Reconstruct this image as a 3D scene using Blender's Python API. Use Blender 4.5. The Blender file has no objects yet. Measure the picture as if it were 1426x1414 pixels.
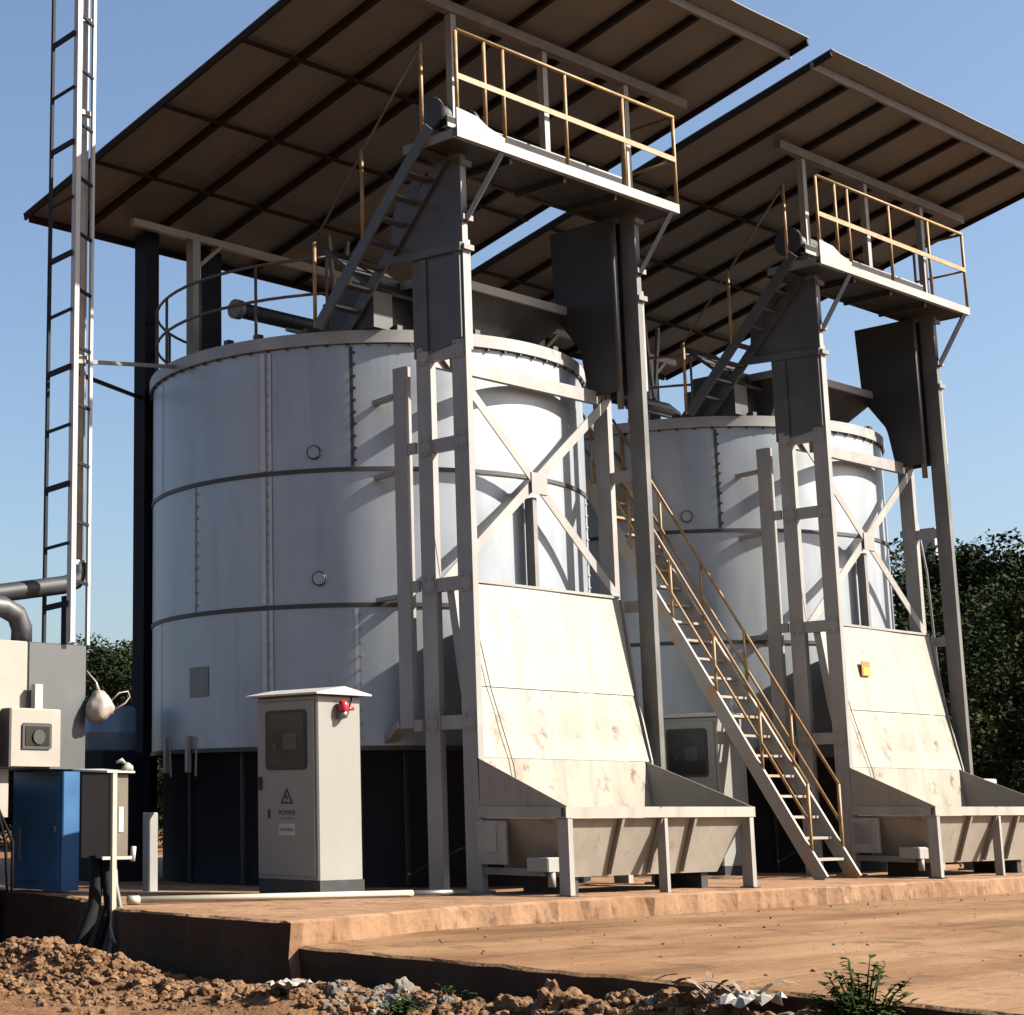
import bpy, math, random
from mathutils import Vector, Matrix, noise

random.seed(7)
S = 0.8                                   # plan units to metres
C = bpy.context.scene.collection
R = math.radians
PITCH = 8.35                              # spacing of the two machines along u

# ---------------------------------------------------------------- materials
M = {}
def nt(name):
    m = bpy.data.materials.new(name); m.use_nodes = True
    t = m.node_tree
    return m, t, t.nodes['Principled BSDF'], t.nodes, t.links

def rgb(c): return (c[0], c[1], c[2], 1.0)

def paint(name, c1, c2, scale=2.0, rough=0.45, metal=0.0, stretch=(1, 1, 1), lo=0.45, hi=0.75, spots=None,
          bump=0.0, bscale=30.0, spec=0.5, c3=None, detail=6.0, spot_lo=0.62, spot_hi=0.70, spot_scale=6.0, runs=None, run_lo=.55, run_hi=.75, run_scale=5.0, run_amt=.6):
    m, t, b, N, L = nt(name)
    tc = N.new('ShaderNodeTexCoord'); mp = N.new('ShaderNodeMapping')
    mp.inputs['Scale'].default_value = stretch
    L.new(tc.outputs['Object'], mp.inputs['Vector'])
    n = N.new('ShaderNodeTexNoise'); n.inputs['Scale'].default_value = scale; n.inputs['Detail'].default_value = detail
    n.inputs['Roughness'].default_value = 0.6
    L.new(mp.outputs[0], n.inputs['Vector'])
    r = N.new('ShaderNodeValToRGB'); r.color_ramp.elements[0].position = lo; r.color_ramp.elements[1].position = hi
    r.color_ramp.elements[0].color = rgb(c1); r.color_ramp.elements[1].color = rgb(c2)
    if c3:
        e = r.color_ramp.elements.new((lo + hi) / 2); e.color = rgb(c3)
    L.new(n.outputs['Fac'], r.inputs['Fac'])
    col = r.outputs['Color']
    if spots:
        n2 = N.new('ShaderNodeTexNoise'); n2.inputs['Scale'].default_value = spot_scale; n2.inputs['Detail'].default_value = 8
        n2.inputs['Roughness'].default_value = 0.7
        L.new(tc.outputs['Object'], n2.inputs['Vector'])
        r2 = N.new('ShaderNodeValToRGB'); r2.color_ramp.elements[0].position = spot_lo; r2.color_ramp.elements[1].position = spot_hi
        L.new(n2.outputs['Fac'], r2.inputs['Fac'])
        mx = N.new('ShaderNodeMix'); mx.data_type = 'RGBA'
        L.new(r2.outputs['Color'], mx.inputs['Factor'])
        L.new(col, mx.inputs['A']); mx.inputs['B'].default_value = rgb(spots)
        col = mx.outputs['Result']
    if runs:                                     # dirt and rust runs drawn out down the surface
        mp2 = N.new('ShaderNodeMapping'); mp2.inputs['Scale'].default_value = (1, 1, .07); L.new(tc.outputs['Object'], mp2.inputs['Vector'])
        n4 = N.new('ShaderNodeTexNoise'); n4.inputs['Scale'].default_value = run_scale; n4.inputs['Detail'].default_value = 6; n4.inputs['Roughness'].default_value = .65
        L.new(mp2.outputs[0], n4.inputs['Vector'])
        r4 = N.new('ShaderNodeMapRange'); r4.inputs['From Min'].default_value = run_lo; r4.inputs['From Max'].default_value = run_hi; r4.inputs['To Max'].default_value = run_amt
        L.new(n4.outputs['Fac'], r4.inputs['Value'])
        m4 = N.new('ShaderNodeMix'); m4.data_type = 'RGBA'; L.new(r4.outputs[0], m4.inputs['Factor']); L.new(col, m4.inputs['A']); m4.inputs['B'].default_value = rgb(runs)
        col = m4.outputs['Result']
    L.new(col, b.inputs['Base Color'])
    rr = N.new('ShaderNodeMapRange'); rr.inputs['To Min'].default_value = max(0.05, rough - 0.12); rr.inputs['To Max'].default_value = min(1, rough + 0.12)
    L.new(n.outputs['Fac'], rr.inputs['Value']); L.new(rr.outputs[0], b.inputs['Roughness'])
    b.inputs['Metallic'].default_value = metal
    b.inputs['Specular IOR Level'].default_value = spec
    if bump:
        n3 = N.new('ShaderNodeTexNoise'); n3.inputs['Scale'].default_value = bscale; n3.inputs['Detail'].default_value = 8
        L.new(mp.outputs[0], n3.inputs['Vector'])
        bp = N.new('ShaderNodeBump'); bp.inputs['Strength'].default_value = bump; bp.inputs['Distance'].default_value = 0.03
        L.new(n3.outputs['Fac'], bp.inputs['Height']); L.new(bp.outputs[0], b.inputs['Normal'])
    M[name] = m
    return m

paint('tank_paint', (.195, .220, .248), (.295, .320, .348), 1.0, .42, .32, (1.2, 1.2, .35), .33, .7, spots=(.15, .14, .13), spot_lo=.68, spot_hi=.85, spot_scale=2.2, runs=(.12, .115, .11), run_lo=.58, run_hi=.85, run_scale=4, run_amt=.55)
paint('tank_ring', (.018, .016, .016), (.04, .034, .032), 5, .6)
paint('rim_paint', (.18, .18, .18), (.25, .25, .245), 3, .5, spots=(0.143, 0.111, 0.085))
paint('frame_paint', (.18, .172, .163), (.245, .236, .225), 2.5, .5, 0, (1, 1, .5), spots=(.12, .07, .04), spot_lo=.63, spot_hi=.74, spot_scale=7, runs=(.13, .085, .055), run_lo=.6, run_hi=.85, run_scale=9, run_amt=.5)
paint('beam_grey', (0.111, 0.107, 0.104), (0.163, 0.156, 0.150), 2.5, .55, spots=(0.130, 0.085, 0.058))
paint('guard_steel', (.05, .05, .052), (.08, .08, .082), 1.5, .5, .2)
paint('sheet_paint', (.195, .182, .158), (.232, .219, .192), 1.3, .5, 0, (1, 1, .6), .3, .7, spots=(.07, .045, .03), spot_lo=.63, spot_hi=.72, spot_scale=5, runs=(.11, .09, .068), run_lo=.50, run_hi=.8, run_scale=5, run_amt=.6)
paint('worn_sheet', (.165, .14, .108), (.24, .215, .175), 2.2, .6, 0, (1, 1, .5), .35, .7, spots=(.06, .034, .018), spot_lo=.55, spot_hi=.68, spot_scale=4.5, runs=(.10, .068, .04), run_lo=.47, run_hi=.8, run_scale=4.5, run_amt=.65)
paint('trough_paint', (.19, .168, .14), (.245, .22, .188), 2.0, .55, spots=(.10, .065, .04), spot_lo=.60, spot_hi=.74, spot_scale=5, runs=(.10, .07, .045), run_lo=.52, run_hi=.82, run_scale=6, run_amt=.55)
paint('rust_rail', (.13, .07, .025), (.26, .17, .075), 9, .6, c3=(.20, .12, .045), lo=.3, hi=.7)
paint('dark_rail', (.05, .04, .035), (.10, .07, .05), 8, .6)
paint('stair_paint', (0.195, 0.176, 0.153), (0.234, 0.215, 0.189), 3, .55, spots=(0.260, 0.143, 0.058), spot_lo=.52, spot_hi=.62, spot_scale=5)
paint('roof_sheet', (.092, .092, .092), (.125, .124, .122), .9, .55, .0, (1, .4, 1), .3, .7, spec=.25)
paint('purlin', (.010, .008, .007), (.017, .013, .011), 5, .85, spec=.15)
paint('roof_beam', (.09, .08, .075), (.14, .125, .11), 4, .6)
paint('dark_steel', (.012, .012, .014), (.03, .028, .027), 4, .55)
paint('navy_skirt', (.006, .007, .012), (.010, .011, .018), 2, .7, spec=.2)
paint('post_navy', (.006, .007, .012), (.010, .011, .017), 2, .7, spec=.15)
paint('cabinet_paint', (.165, .16, .148), (.19, .185, .17), .8, .45, spots=(.12, .09, .065), spot_lo=.66, spot_hi=.8, runs=(.12, .10, .08), run_lo=.6, run_hi=.85, run_scale=7, run_amt=.4)
paint('cabinet_lid', (0.293, 0.286, 0.273), (0.325, 0.319, 0.305), 2, .4)
paint('seam_strip', (.30, .31, .32), (.36, .37, .38), 3, .4)
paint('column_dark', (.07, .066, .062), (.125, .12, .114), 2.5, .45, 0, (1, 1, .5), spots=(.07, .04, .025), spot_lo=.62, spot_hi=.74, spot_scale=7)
paint('guard_shaded', (.016, .016, .017), (.028, .028, .028), 1.5, .6)  # darker copy of the guard steel, shade inside the tower put into the colour
paint('shaded_earth', (.022, .013, .008), (.045, .027, .017), 2.2, .95, lo=.3, hi=.7, bump=.6, bscale=9, spec=.2)  # earth brown darkened: shade of the trench-side faces put into the colour
paint('black_rubber', (.012, .012, .012), (.02, .02, .02), 8, .6)
paint('window_pane', (.016, .016, .014), (.024, .023, .02), 2, .22, spec=.3)
paint('display_grey', (.02, .02, .02), (.035, .035, .035), 6, .3)
paint('label_white', (0.273, 0.267, 0.247), (0.325, 0.319, 0.299), 6, .5)
paint('print_black', (.015, .015, .015), (.03, .03, .03), 10, .6)
paint('red_lens', (0.325, 0.010, 0.019), (0.403, 0.019, 0.033), 4, .25)
paint('galvanised', (0.195, 0.202, 0.202), (0.273, 0.273, 0.273), 3, .35, .75)
paint('mast_paint', (0.260, 0.254, 0.240), (0.312, 0.305, 0.293), 4, .45)
paint('mast_dark', (.010, .011, .016), (.018, .018, .024), 4, .7, spec=.15)
paint('duct_dark', (.02, .021, .026), (.035, .035, .04), 4, .5)
paint('burner_cream', (.20, .183, .155), (.232, .214, .183), 2, .5, spots=(0.260, 0.195, 0.130), spot_lo=.68, spot_hi=.78)
paint('housing_shade', (0.091, 0.094, 0.098), (0.124, 0.127, 0.130), .8, .40, .6, (1, 1, .4))  # grey with the shadow on the burner housing put into the colour
paint('blue_paint', (.010, .060, .155), (.015, .085, .20), 3, .45, spots=(0.033, 0.052, 0.085))
paint('box_olive', (0.065, 0.053, 0.036), (0.091, 0.075, 0.052), 3, .55, spots=(0.078, 0.058, 0.039))
paint('cream_post', (0.234, 0.215, 0.176), (0.273, 0.247, 0.208), 4, .55)
paint('plastic_bag', (0.215, 0.182, 0.156), (0.299, 0.267, 0.240), 6, .4)
paint('pvc_pipe', (0.273, 0.247, 0.195), (0.305, 0.280, 0.227), 4, .4)
paint('drum_blue', (0.065, 0.104, 0.150), (0.104, 0.150, 0.202), 3, .45)
paint('sticker_red', (0.488, 0.104, 0.019), (0.520, 0.130, 0.033), 5, .5)
paint('sticker_yellow', (0.552, 0.325, 0.026), (0.585, 0.358, 0.039), 5, .5)
paint('slab_concrete', (.125, .066, .034), (.215, .133, .078), 1.3, .9, 0, (1, 1, 1), .3, .7, spots=(.055, .032, .02), bump=.6, bscale=9, spec=.2, spot_lo=.54, spot_hi=.70, spot_scale=3.6, c3=(.175, .100, .056), detail=10)
paint('apron_soil', (.090, .046, .022), (.195, .118, .066), .8, .95, 0, (.35, 1.6, 1), .36, .64, spots=(.075, .042, .023), bump=.45, bscale=14, spec=.12, c3=(.150, .083, .042), spot_lo=.54, spot_hi=.70, spot_scale=1.9, detail=12)
paint('soil', (0.085, 0.040, 0.019), (0.156, 0.085, 0.044), 3.5, .95, 0, (1, 1, 1), .3, .7, spots=(0.052, 0.033, 0.019), bump=.8, bscale=22, spec=.12, spot_lo=.58, spot_hi=.7, spot_scale=3.0)
paint('stone_brown', (.062, .032, .017), (.175, .105, .058), 8, .95, lo=.3, hi=.7, bump=.5, bscale=30, spec=.1)
paint('stone_grey', (.05, .044, .036), (.20, .182, .152), 9, .95, lo=.3, hi=.7, bump=.5, bscale=30, spec=.12)
paint('paper_white', (0.195, 0.179, 0.156), (0.273, 0.254, 0.227), 5, .8)
paint('dry_leaf', (0.104, 0.065, 0.036), (0.195, 0.143, 0.098), 5, .8)
paint('bark', (0.039, 0.029, 0.019), (0.072, 0.052, 0.036), 6, .9)
paint('shed_grey', (.20, .21, .22), (.28, .28, .28), 2, .7)
paint('cable_black', (.006, .006, .007), (.012, .012, .013), 6, .85, spec=.12)
paint('cable_grey', (0.104, 0.098, 0.091), (0.143, 0.137, 0.130), 6, .5)

def leafmat(name, c1, c2, c3):
    m, t, b, N, L = nt(name)
    tc = N.new('ShaderNodeTexCoord'); n = N.new('ShaderNodeTexNoise'); n.inputs['Scale'].default_value = 1.1; n.inputs['Detail'].default_value = 5
    L.new(tc.outputs['Object'], n.inputs['Vector'])
    r = N.new('ShaderNodeValToRGB'); r.color_ramp.elements[0].position = .32; r.color_ramp.elements[1].position = .68
    r.color_ramp.elements[0].color = rgb(c1); r.color_ramp.elements[1].color = rgb(c3)
    e = r.color_ramp.elements.new(.5); e.color = rgb(c2)
    L.new(n.outputs['Fac'], r.inputs['Fac']); L.new(r.outputs['Color'], b.inputs['Base Color'])
    b.inputs['Roughness'].default_value = .85; b.inputs['Specular IOR Level'].default_value = .08
    M[name] = m
leafmat('foliage', (.007, .012, .005), (.013, .021, .008), (.028, .036, .012))
leafmat('weed_leaf', (.012, .022, .006), (.025, .042, .010), (.055, .075, .022))

# ---------------------------------------------------------------- mesh builder
class MB:
    def __init__(s): s.v = []; s.f = []; s.sm = []
    def add(s, vs, fs, smooth=False):
        o = len(s.v); s.v += [tuple(p) for p in vs]
        for f in fs: s.f.append(tuple(i + o for i in f)); s.sm.append(smooth)
        return s
    def box(s, u0, u1, v0, v1, z0, z1):
        p = [(u0, v0, z0), (u1, v0, z0), (u1, v1, z0), (u0, v1, z0), (u0, v0, z1), (u1, v0, z1), (u1, v1, z1), (u0, v1, z1)]
        return s.add(p, [(0, 3, 2, 1), (4, 5, 6, 7), (0, 1, 5, 4), (1, 2, 6, 5), (2, 3, 7, 6), (3, 0, 4, 7)])
    def cham(s, u0, u1, v0, v1, z0, z1, c=.015):
        """box with chamfered vertical and top edges"""
        ring = lambda e, z: [(u0 + c, v0 + e, z), (u1 - c, v0 + e, z), (u1 - e, v0 + c, z), (u1 - e, v1 - c, z), (u1 - c, v1 - e, z), (u0 + c, v1 - e, z), (u0 + e, v1 - c, z), (u0 + e, v0 + c, z)]
        vs = ring(0, z0) + ring(0, z1 - c) + [(min(max(p[0], u0 + c), u1 - c), min(max(p[1], v0 + c), v1 - c), z1) for p in ring(c, z1)]
        fs = [tuple(range(7, -1, -1)), tuple(range(16, 24))]
        for k in range(2):
            for i in range(8):
                j = (i + 1) % 8; fs.append((k * 8 + i, k * 8 + j, k * 8 + 8 + j, k * 8 + 8 + i))
        return s.add(vs, fs)
    def ext(s, poly, p0, p1, a, b, smooth=False):
        """extrude the 2-D polygon (in axes a, b) from p0 to p1"""
        p0 = Vector(p0); p1 = Vector(p1); a = Vector(a); b = Vector(b); n = len(poly)
        vs = [p0 + a * x + b * y for x, y in poly] + [p1 + a * x + b * y for x, y in poly]
        fl = a.cross(b).dot(p1 - p0) < 0
        fs = [tuple(range(n - 1, -1, -1)), tuple(range(n, 2 * n))] + [(i, (i + 1) % n, n + (i + 1) % n, n + i) for i in range(n)]
        if fl: fs = [tuple(reversed(f)) for f in fs]
        return s.add(vs, fs, smooth)
    def beam(s, p0, p1, w, h, up=(0, 0, 1)):
        d = (Vector(p1) - Vector(p0)).normalized(); up = Vector(up)
        if abs(d.dot(up)) > .98: up = Vector((0, 1, 0))
        a = d.cross(up).normalized(); b = a.cross(d)
        return s.ext([(-w / 2, -h / 2), (w / 2, -h / 2), (w / 2, h / 2), (-w / 2, h / 2)], p0, p1, a, b)
    def chan(s, p0, p1, a, b, w, d, t=.022):
        """C channel: web of depth d along b, flanges of width w along a"""
        return s.ext([(0, 0), (w, 0), (w, t), (t, t), (t, d - t), (w, d - t), (w, d), (0, d)], p0, p1, a, b)
    def angle(s, p0, p1, a, b, w, t=.02):
        return s.ext([(0, 0), (w, 0), (w, t), (t, t), (t, w), (0, w)], p0, p1, a, b)
    def tube(s, pts, r, n=8, smooth=True):
        pts = [Vector(p) for p in pts]; N_ = len(pts); rs = r if isinstance(r, (list, tuple)) else [r] * N_
        vs = []; prev = None
        for i, p in enumerate(pts):
            t = (pts[min(i + 1, N_ - 1)] - pts[max(i - 1, 0)]).normalized()
            if prev is None:
                ref = Vector((0, 0, 1)) if abs(t.z) < .9 else Vector((1, 0, 0))
                a = t.cross(ref).normalized()
            else:
                a = (prev - t * prev.dot(t)).normalized()
            prev = a; b = t.cross(a)
            for k in range(n):
                q = 2 * math.pi * k / n; vs.append(p + (a * math.cos(q) + b * math.sin(q)) * rs[i])
        fs = [(i * n + k, i * n + (k + 1) % n, (i + 1) * n + (k + 1) % n, (i + 1) * n + k) for i in range(N_ - 1) for k in range(n)]
        s.add(vs, fs, smooth)
        o = len(s.v) - len(vs)
        s.f.append(tuple(o + k for k in range(n - 1, -1, -1))); s.sm.append(False)
        s.f.append(tuple(o + (N_ - 1) * n + k for k in range(n))); s.sm.append(False)
        return s
    def lathe(s, c, prof, n=96, a0=0, a1=360, smooth=True):
        """prof: list of (radius, z); open surface of revolution about vertical axis c"""
        full = abs(a1 - a0) >= 360; m = n if full else n + 1
        vs = []
        for r_, z in prof:
            for k in range(m):
                q = R(a0 + (a1 - a0) * k / n); vs.append((c[0] + r_ * math.cos(q), c[1] + r_ * math.sin(q), z))
        fs = []
        for i in range(len(prof) - 1):
            for k in range(n):
                j = (k + 1) % m; fs.append((i * m + k, i * m + j, (i + 1) * m + j, (i + 1) * m + k))
        return s.add(vs, fs, smooth)
    def ring(s, c, r0, r1, z0, z1, n=96, a0=0, a1=360):
        """closed ring of rectangular section"""
        return s.lathe(c, [(r0, z0), (r1, z0)], n, a0, a1, False).lathe(c, [(r1, z0), (r1, z1)], n, a0, a1).lathe(c, [(r1, z1), (r0, z1)], n, a0, a1, False).lathe(c, [(r0, z1), (r0, z0)], n, a0, a1)
    def plate(s, pts, th):
        """polygon given by its corners, thickened by the vector th"""
        n = len(pts); th = Vector(th); pts = [Vector(p) for p in pts]
        nrm = (pts[1] - pts[0]).cross(pts[2] - pts[1])
        vs = pts + [p + th for p in pts]
        fs = [tuple(range(n - 1, -1, -1)), tuple(range(n, 2 * n))] + [(i, (i + 1) % n, n + (i + 1) % n, n + i) for i in range(n)]
        if nrm.dot(th) < 0: fs = [tuple(reversed(f)) for f in fs]
        return s.add(vs, fs)
    def cyl(s, p0, p1, r, n=16): return s.tube([p0, p1], r, n)
    def build(s, name, mat, parent=None, base=None):
        if parent is not None: base = parent['_b']
        elif base is None: base = (0, 0, 0)
        me = bpy.data.meshes.new(name)
        me.from_pydata([((x - base[0]) * S, (y - base[1]) * S, (z - base[2]) * S) for x, y, z in s.v], [], s.f)
        me.polygons.foreach_set('use_smooth', s.sm); me.materials.append(M[mat]); me.update()
        o = bpy.data.objects.new(name, me); C.objects.link(o)
        o['_b'] = base
        if parent is not None: o.parent = parent
        else: o.location = Vector(base) * S
        return o

def tag(o, label=None, cat=None, group=None, kind=None):
    if label: o['label'] = label
    if cat: o['category'] = cat
    if group: o['group'] = group
    if kind: o['kind'] = kind
    return o
def thing(name, base, label, cat, group=None):
    o = bpy.data.objects.new(name, None); C.objects.link(o); o.location = Vector(base) * S; o['_b'] = tuple(base)
    o.empty_display_size = .2
    return tag(o, label, cat, group)
def shift_copy(root, d, label):
    def rec(o, p):
        c = o.copy(); C.objects.link(c)
        if p is not None: c.parent = p
        for ch in [x for x in C.objects if x.parent == o]: rec(ch, c)
        return c
    c = rec(root, None); c.location = root.location + Vector(d) * S; c['label'] = label
    b = root['_b']; nb = (b[0] + d[0], b[1] + d[1], b[2] + d[2])
    def setb(o):
        o['_b'] = nb
        for ch in [x for x in C.objects if x.parent == o]: setb(ch)
    setb(c)
    return c
CAMP = Vector((-16.97, -14.59, 1.0))
def nearer(o, k):
    """set a finished thing k times as far from the viewpoint, at k times the size (keeps its drawn place)"""
    o.location = (CAMP + (Vector(o['_b']) - CAMP) * k) * S; o.scale = (k, k, k)
pairs = []                                  # things that exist once per machine: (root, label of the second)
U, V, Z = (1, 0, 0), (0, 1, 0), (0, 0, 1)

# ---------------------------------------------------------------- tank
TC = (2.3, 3.97); TR = 3.166
def tp(a, r, z): q = R(a); return (TC[0] + r * math.cos(q), TC[1] + r * math.sin(q), z)
ZR = [1.73, 3.55, 5.33, 7.02]
tank = thing('fermentation_tank', (TC[0], TC[1], 0), 'tall round silver steel tank of three courses, nearer one behind the big control cabinet', 'tank', 'round steel fermentation tanks')
pairs.append((tank, 'round silver steel tank farther back, partly hidden behind the long staircase'))
m = MB()
for i in range(3):
    m.lathe(TC, [(TR, ZR[i] + .012), (TR, ZR[i + 1] - .012)], 128)
    m.lathe(TC, [(TR - .03, ZR[i]), (TR, ZR[i] + .012)], 128); m.lathe(TC, [(TR, ZR[i + 1] - .012), (TR - .03, ZR[i + 1])], 128)
shell = m.build('tank_shell', 'tank_paint', tank)
for i in (0, 1, 2):
    MB().ring(TC, TR - .05, TR + .018, ZR[i] - .028, ZR[i] + .028, 128).build('seam_ring', 'tank_ring', shell)
# bolted vertical lap seams, staggered from course to course
def lap(a, i, wide=.05, bolts=True, pale=True):
    z0, z1 = ZR[i] + .04, ZR[i + 1] - .04
    mm = MB()
    da = math.degrees(wide / TR)
    mm.lathe(TC, [(TR + .002, z0), (TR + .016, z0), (TR + .016, z1), (TR + .002, z1)], 3, a - da / 2, a + da / 2, False)
    o = mm.build('lap_seam', 'seam_strip' if pale else 'tank_ring', shell)
    if bolts:
        b = MB(); k = int((z1 - z0) / .16)
        for j in range(k):
            z = z0 + (j + .5) * (z1 - z0) / k
            p = Vector(tp(a + da * .9, TR - .01, z)); q = Vector(tp(a + da * .9, TR + .03, z)); b.cyl(p, q, .018, 6)
        b.build('bolt_row', 'tank_ring' if not pale else 'rim_paint', o)
for i in range(3):
    lap(-161.6, i, .075); lap(-159.7, i, .045, False)
    lap(-161.5 + 180, i, .055)
lap(-139.3, 2, .045, True, False); lap(176.0, 1, .04); lap(-139.0, 0, .05, True); lap(-60, 1, .05); lap(-100, 0, .05); lap(157.5, 2, .03, False); lap(157.0, 0, .03, False)
for a, z in ((-148.5, 5.57), (-147.6, 3.90)):
    n = Vector(tp(a, 1, 0)) - Vector(tp(a, 0, 0)); p = Vector(tp(a, TR, z))
    o = MB().tube([p - n * .02, p + n * .045], .095, 20).build('inspection_port', 'tank_ring', shell)
    MB().tube([p - n * .02, p + n * .052], .078, 20).build('port_cap', 'tank_paint', o)
da = 3.6
MB().lathe(TC, [(TR, 2.44), (TR + .012, 2.44), (TR + .012, 2.84), (TR, 2.84)], 6, 177.5 - da, 177.5 + da, False).build('patch_plate', 'beam_grey', shell)
rim = MB().ring(TC, TR - .12, TR + .055, 7.02, 7.19, 128).build('rim_ring', 'rim_paint', tank)
for j in range(12):
    b = MB()
    for k in range(6): a = j * 30 + k * 5; b.box(*sum([[x - .015, x + .015] for x in tp(a, TR + .03, 7.0)], []))
    b.build('bolt_row', 'dark_steel', rim)
for a in (-172, -163, -150, -128, -108, -80, -60): MB().box(*[c for x, h in zip(tp(a, TR - .02, 7.22), (.05, .05, .04)) for c in (x - h, x + h)]).build('rim_clip', 'dark_steel', rim)
MB().lathe(TC, [(TR - .1, 7.12), (.6, 7.30), (0.01, 7.30)], 64).build('tank_lid', 'beam_grey', tank)
sk = MB().lathe(TC, [(TR - .16, 0), (TR - .16, 1.72), (TR - .02, 1.73)], 64).build('base_skirt', 'navy_skirt', tank)
for a in (-139, -150, -170, 170, -128): MB().beam(tp(a, TR - .14, .02), tp(a, TR - .14, 1.7), .06, .03).build('skirt_seam', 'black_rubber', sk)
for a in (174, 163):                        # drain brackets hanging under the lowest course
    p = tp(a, TR + .04, 0)
    MB().beam((p[0], p[1], 1.45), (p[0], p[1], 1.93), .07, .05, V).build('hanging_bracket', 'frame_paint', tank)
    q = tp(a + 6, TR + .16, 0); q2 = tp(a + 3.5, TR + .06, 0)
    MB().beam((q2[0], q2[1], 1.40), (q[0], q[1], 1.90), .025, .025).build('lever', 'frame_paint', tank)
# guard railing round the back and left of the tank top
gr = MB()
for z in (7.75, 8.25): gr.tube([tp(a, TR - .05, z) for a in range(25, 216, 5)], .022, 6)
g = gr.build('guard_rail', 'dark_rail', tank)
for a in range(25, 216, 19): MB().tube([tp(a, TR - .05, 7.15), tp(a, TR - .05, 8.25)], .022, 6).build('rail_post', 'dark_rail', g)
# posts and pipework on the lid
MB().box(1.24, 1.50, 6.3, 6.5, 7.1, 9.62).build('lid_post', 'post_navy', tank)
dp = MB().tube([(.72, 5.0, 8.28), (3.1, 5.0, 8.28), (3.35, 5.0, 8.2), (3.45, 5.0, 7.9), (3.45, 5.0, 7.2)], .12, 12).build('air_duct', 'duct_dark', tank)
MB().tube([(.60, 5.0, 8.28), (.72, 5.0, 8.28)], .15, 12).build('duct_cap', 'beam_grey', dp)
MB().tube([(1.3, 4.6, 8.0), (2.75, 4.6, 8.0), (2.75, 4.6, 7.2)], .035, 8).build('water_pipe', 'frame_paint', tank)
mo = MB().box(1.7, 2.4, 2.9, 3.6, 7.2, 7.75).build('drive_housing', 'dark_steel', tank)
MB().tube([(2.05, 3.25, 7.75), (2.05, 3.25, 8.3)], .2, 14).build('drive_motor', 'duct_dark', mo)
MB().box(.35, 1.25, 1.75, 2.6, 7.2, 8.0).build('blower_box', 'dark_steel', tank)
MB().tube([(.9, 3.3, 7.3), (.9, 3.0, 7.6), (.9, 2.6, 7.75)], .1, 10).build('blower_pipe', 'duct_dark', tank)

MB().box(-.02, .34, 1.55, 2.5, 7.2, 7.7).build('auger_housing', 'dark_steel', tank)
MB().plate([(.0, 1.6, 7.7), (.9, 1.6, 7.7), (.9, 2.5, 8.45), (.0, 2.5, 8.45)], (0, -.05, .03)).build('auger_cover', 'dark_steel', tank)
MB().box(2.2, 3.6, 2.8, 3.5, 7.2, 8.1).build('mixer_housing', 'dark_steel', tank)

# ---------------------------------------------------------------- lift tower
tower = thing('lift_tower', (1.85, .45, 0), 'grey channel steel lift tower with cross bracing in front of the nearer tank', 'steel tower', 'skip lift towers')
pairs.append((tower, 'grey channel steel lift tower with cross bracing in front of the farther tank'))
for u0 in (0, 3.65):
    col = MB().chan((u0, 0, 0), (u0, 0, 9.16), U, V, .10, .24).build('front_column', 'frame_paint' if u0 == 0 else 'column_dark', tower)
    MB().box(u0 - .06, u0 + .17, -.06, .31, 0, .03).build('base_plate', 'beam_grey', col)
    # doubled guide rail at the top of the column
    MB().chan((u0 + .102, .01, 6.62), (u0 + .102, .01, 8.05), U, V, .05, .16, .015).build('guide_rail', 'frame_paint', col)
    for z in (7.93, 8.32, 9.05): MB().box(u0 - .03, u0 + .16, -.05, -.003, z - .035, z + .035).build('splice_plate', 'beam_grey', col)
    zt = 6.74 if u0 == 0 else 6.72
    MB().chan((u0, .60, 0), (u0, .60, zt), U, V, .10, .24).build('middle_column', 'frame_paint', tower)
for z in (6.72, 5.54, 3.78, 2.09):
    MB().chan((.012, .243, z - .17), (.012, .597, z - .17), U, Z, .08, .17, .018).build('side_tie', 'frame_paint', tower)
for z in (6.72, 5.54, 3.78, 2.09):
    for v in (.03, .63):
        gp0 = MB().box(-.014, -.002, v, v + .18, z - .20, z + .03)
        for dv, dz in ((.04, -.16), (.14, -.16), (.04, -.01), (.14, -.01)): gp0.box(-.032, -.012, v + dv - .014, v + dv + .014, z + dz - .014, z + dz + .014)
        gp0.build('bolted_plate', 'frame_paint', tower)
for z in (5.54, 3.74, 2.09):
    MB().chan((3.662, .243, z - .15), (3.662, .597, z - .15), U, Z, .08, .15, .018).build('side_tie', 'frame_paint', tower)
MB().chan((-.06, .98, 1.95), (-.06, .98, 6.55), U, V, .10, .22).build('rear_column', 'frame_paint', tower)
for z in (2.0, 3.72, 5.48): MB().box(-.055, -.005, .843, .977, z - .09, z + .05).build('tie_plate', 'frame_paint', tower)
MB().beam((-.01, 1.2, 2.0), (.25, 1.72, 1.80), .16, .10).build('foot_bracket', 'frame_paint', tower)
for z in (6.2, 5.2, 3.6): MB().beam((-.01, 1.2, z), (.1, 1.66, z), .12, .05).build('wall_bracket', 'frame_paint', tower)
MB().chan((.10, .62, 6.50), (3.65, .62, 6.50), Z, V, .18, .08, .016).build('top_beam', 'frame_paint', tower)
MB().beam((.10, .575, 6.80), (3.64, .575, 3.82), .018, .13, (0, 0, 1)).build('diagonal_brace', 'frame_paint', tower)
MB().beam((.10, .60, 3.70), (3.64, .60, 6.54), .018, .13, (0, 0, 1)).build('diagonal_brace', 'frame_paint', tower)
MB().plate([(1.88, .552, 5.06), (2.2, .552, 5.06), (2.2, .552, 5.34), (1.88, .552, 5.34)], (0, .012, 0)).build('gusset_plate', 'frame_paint', tower)
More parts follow.
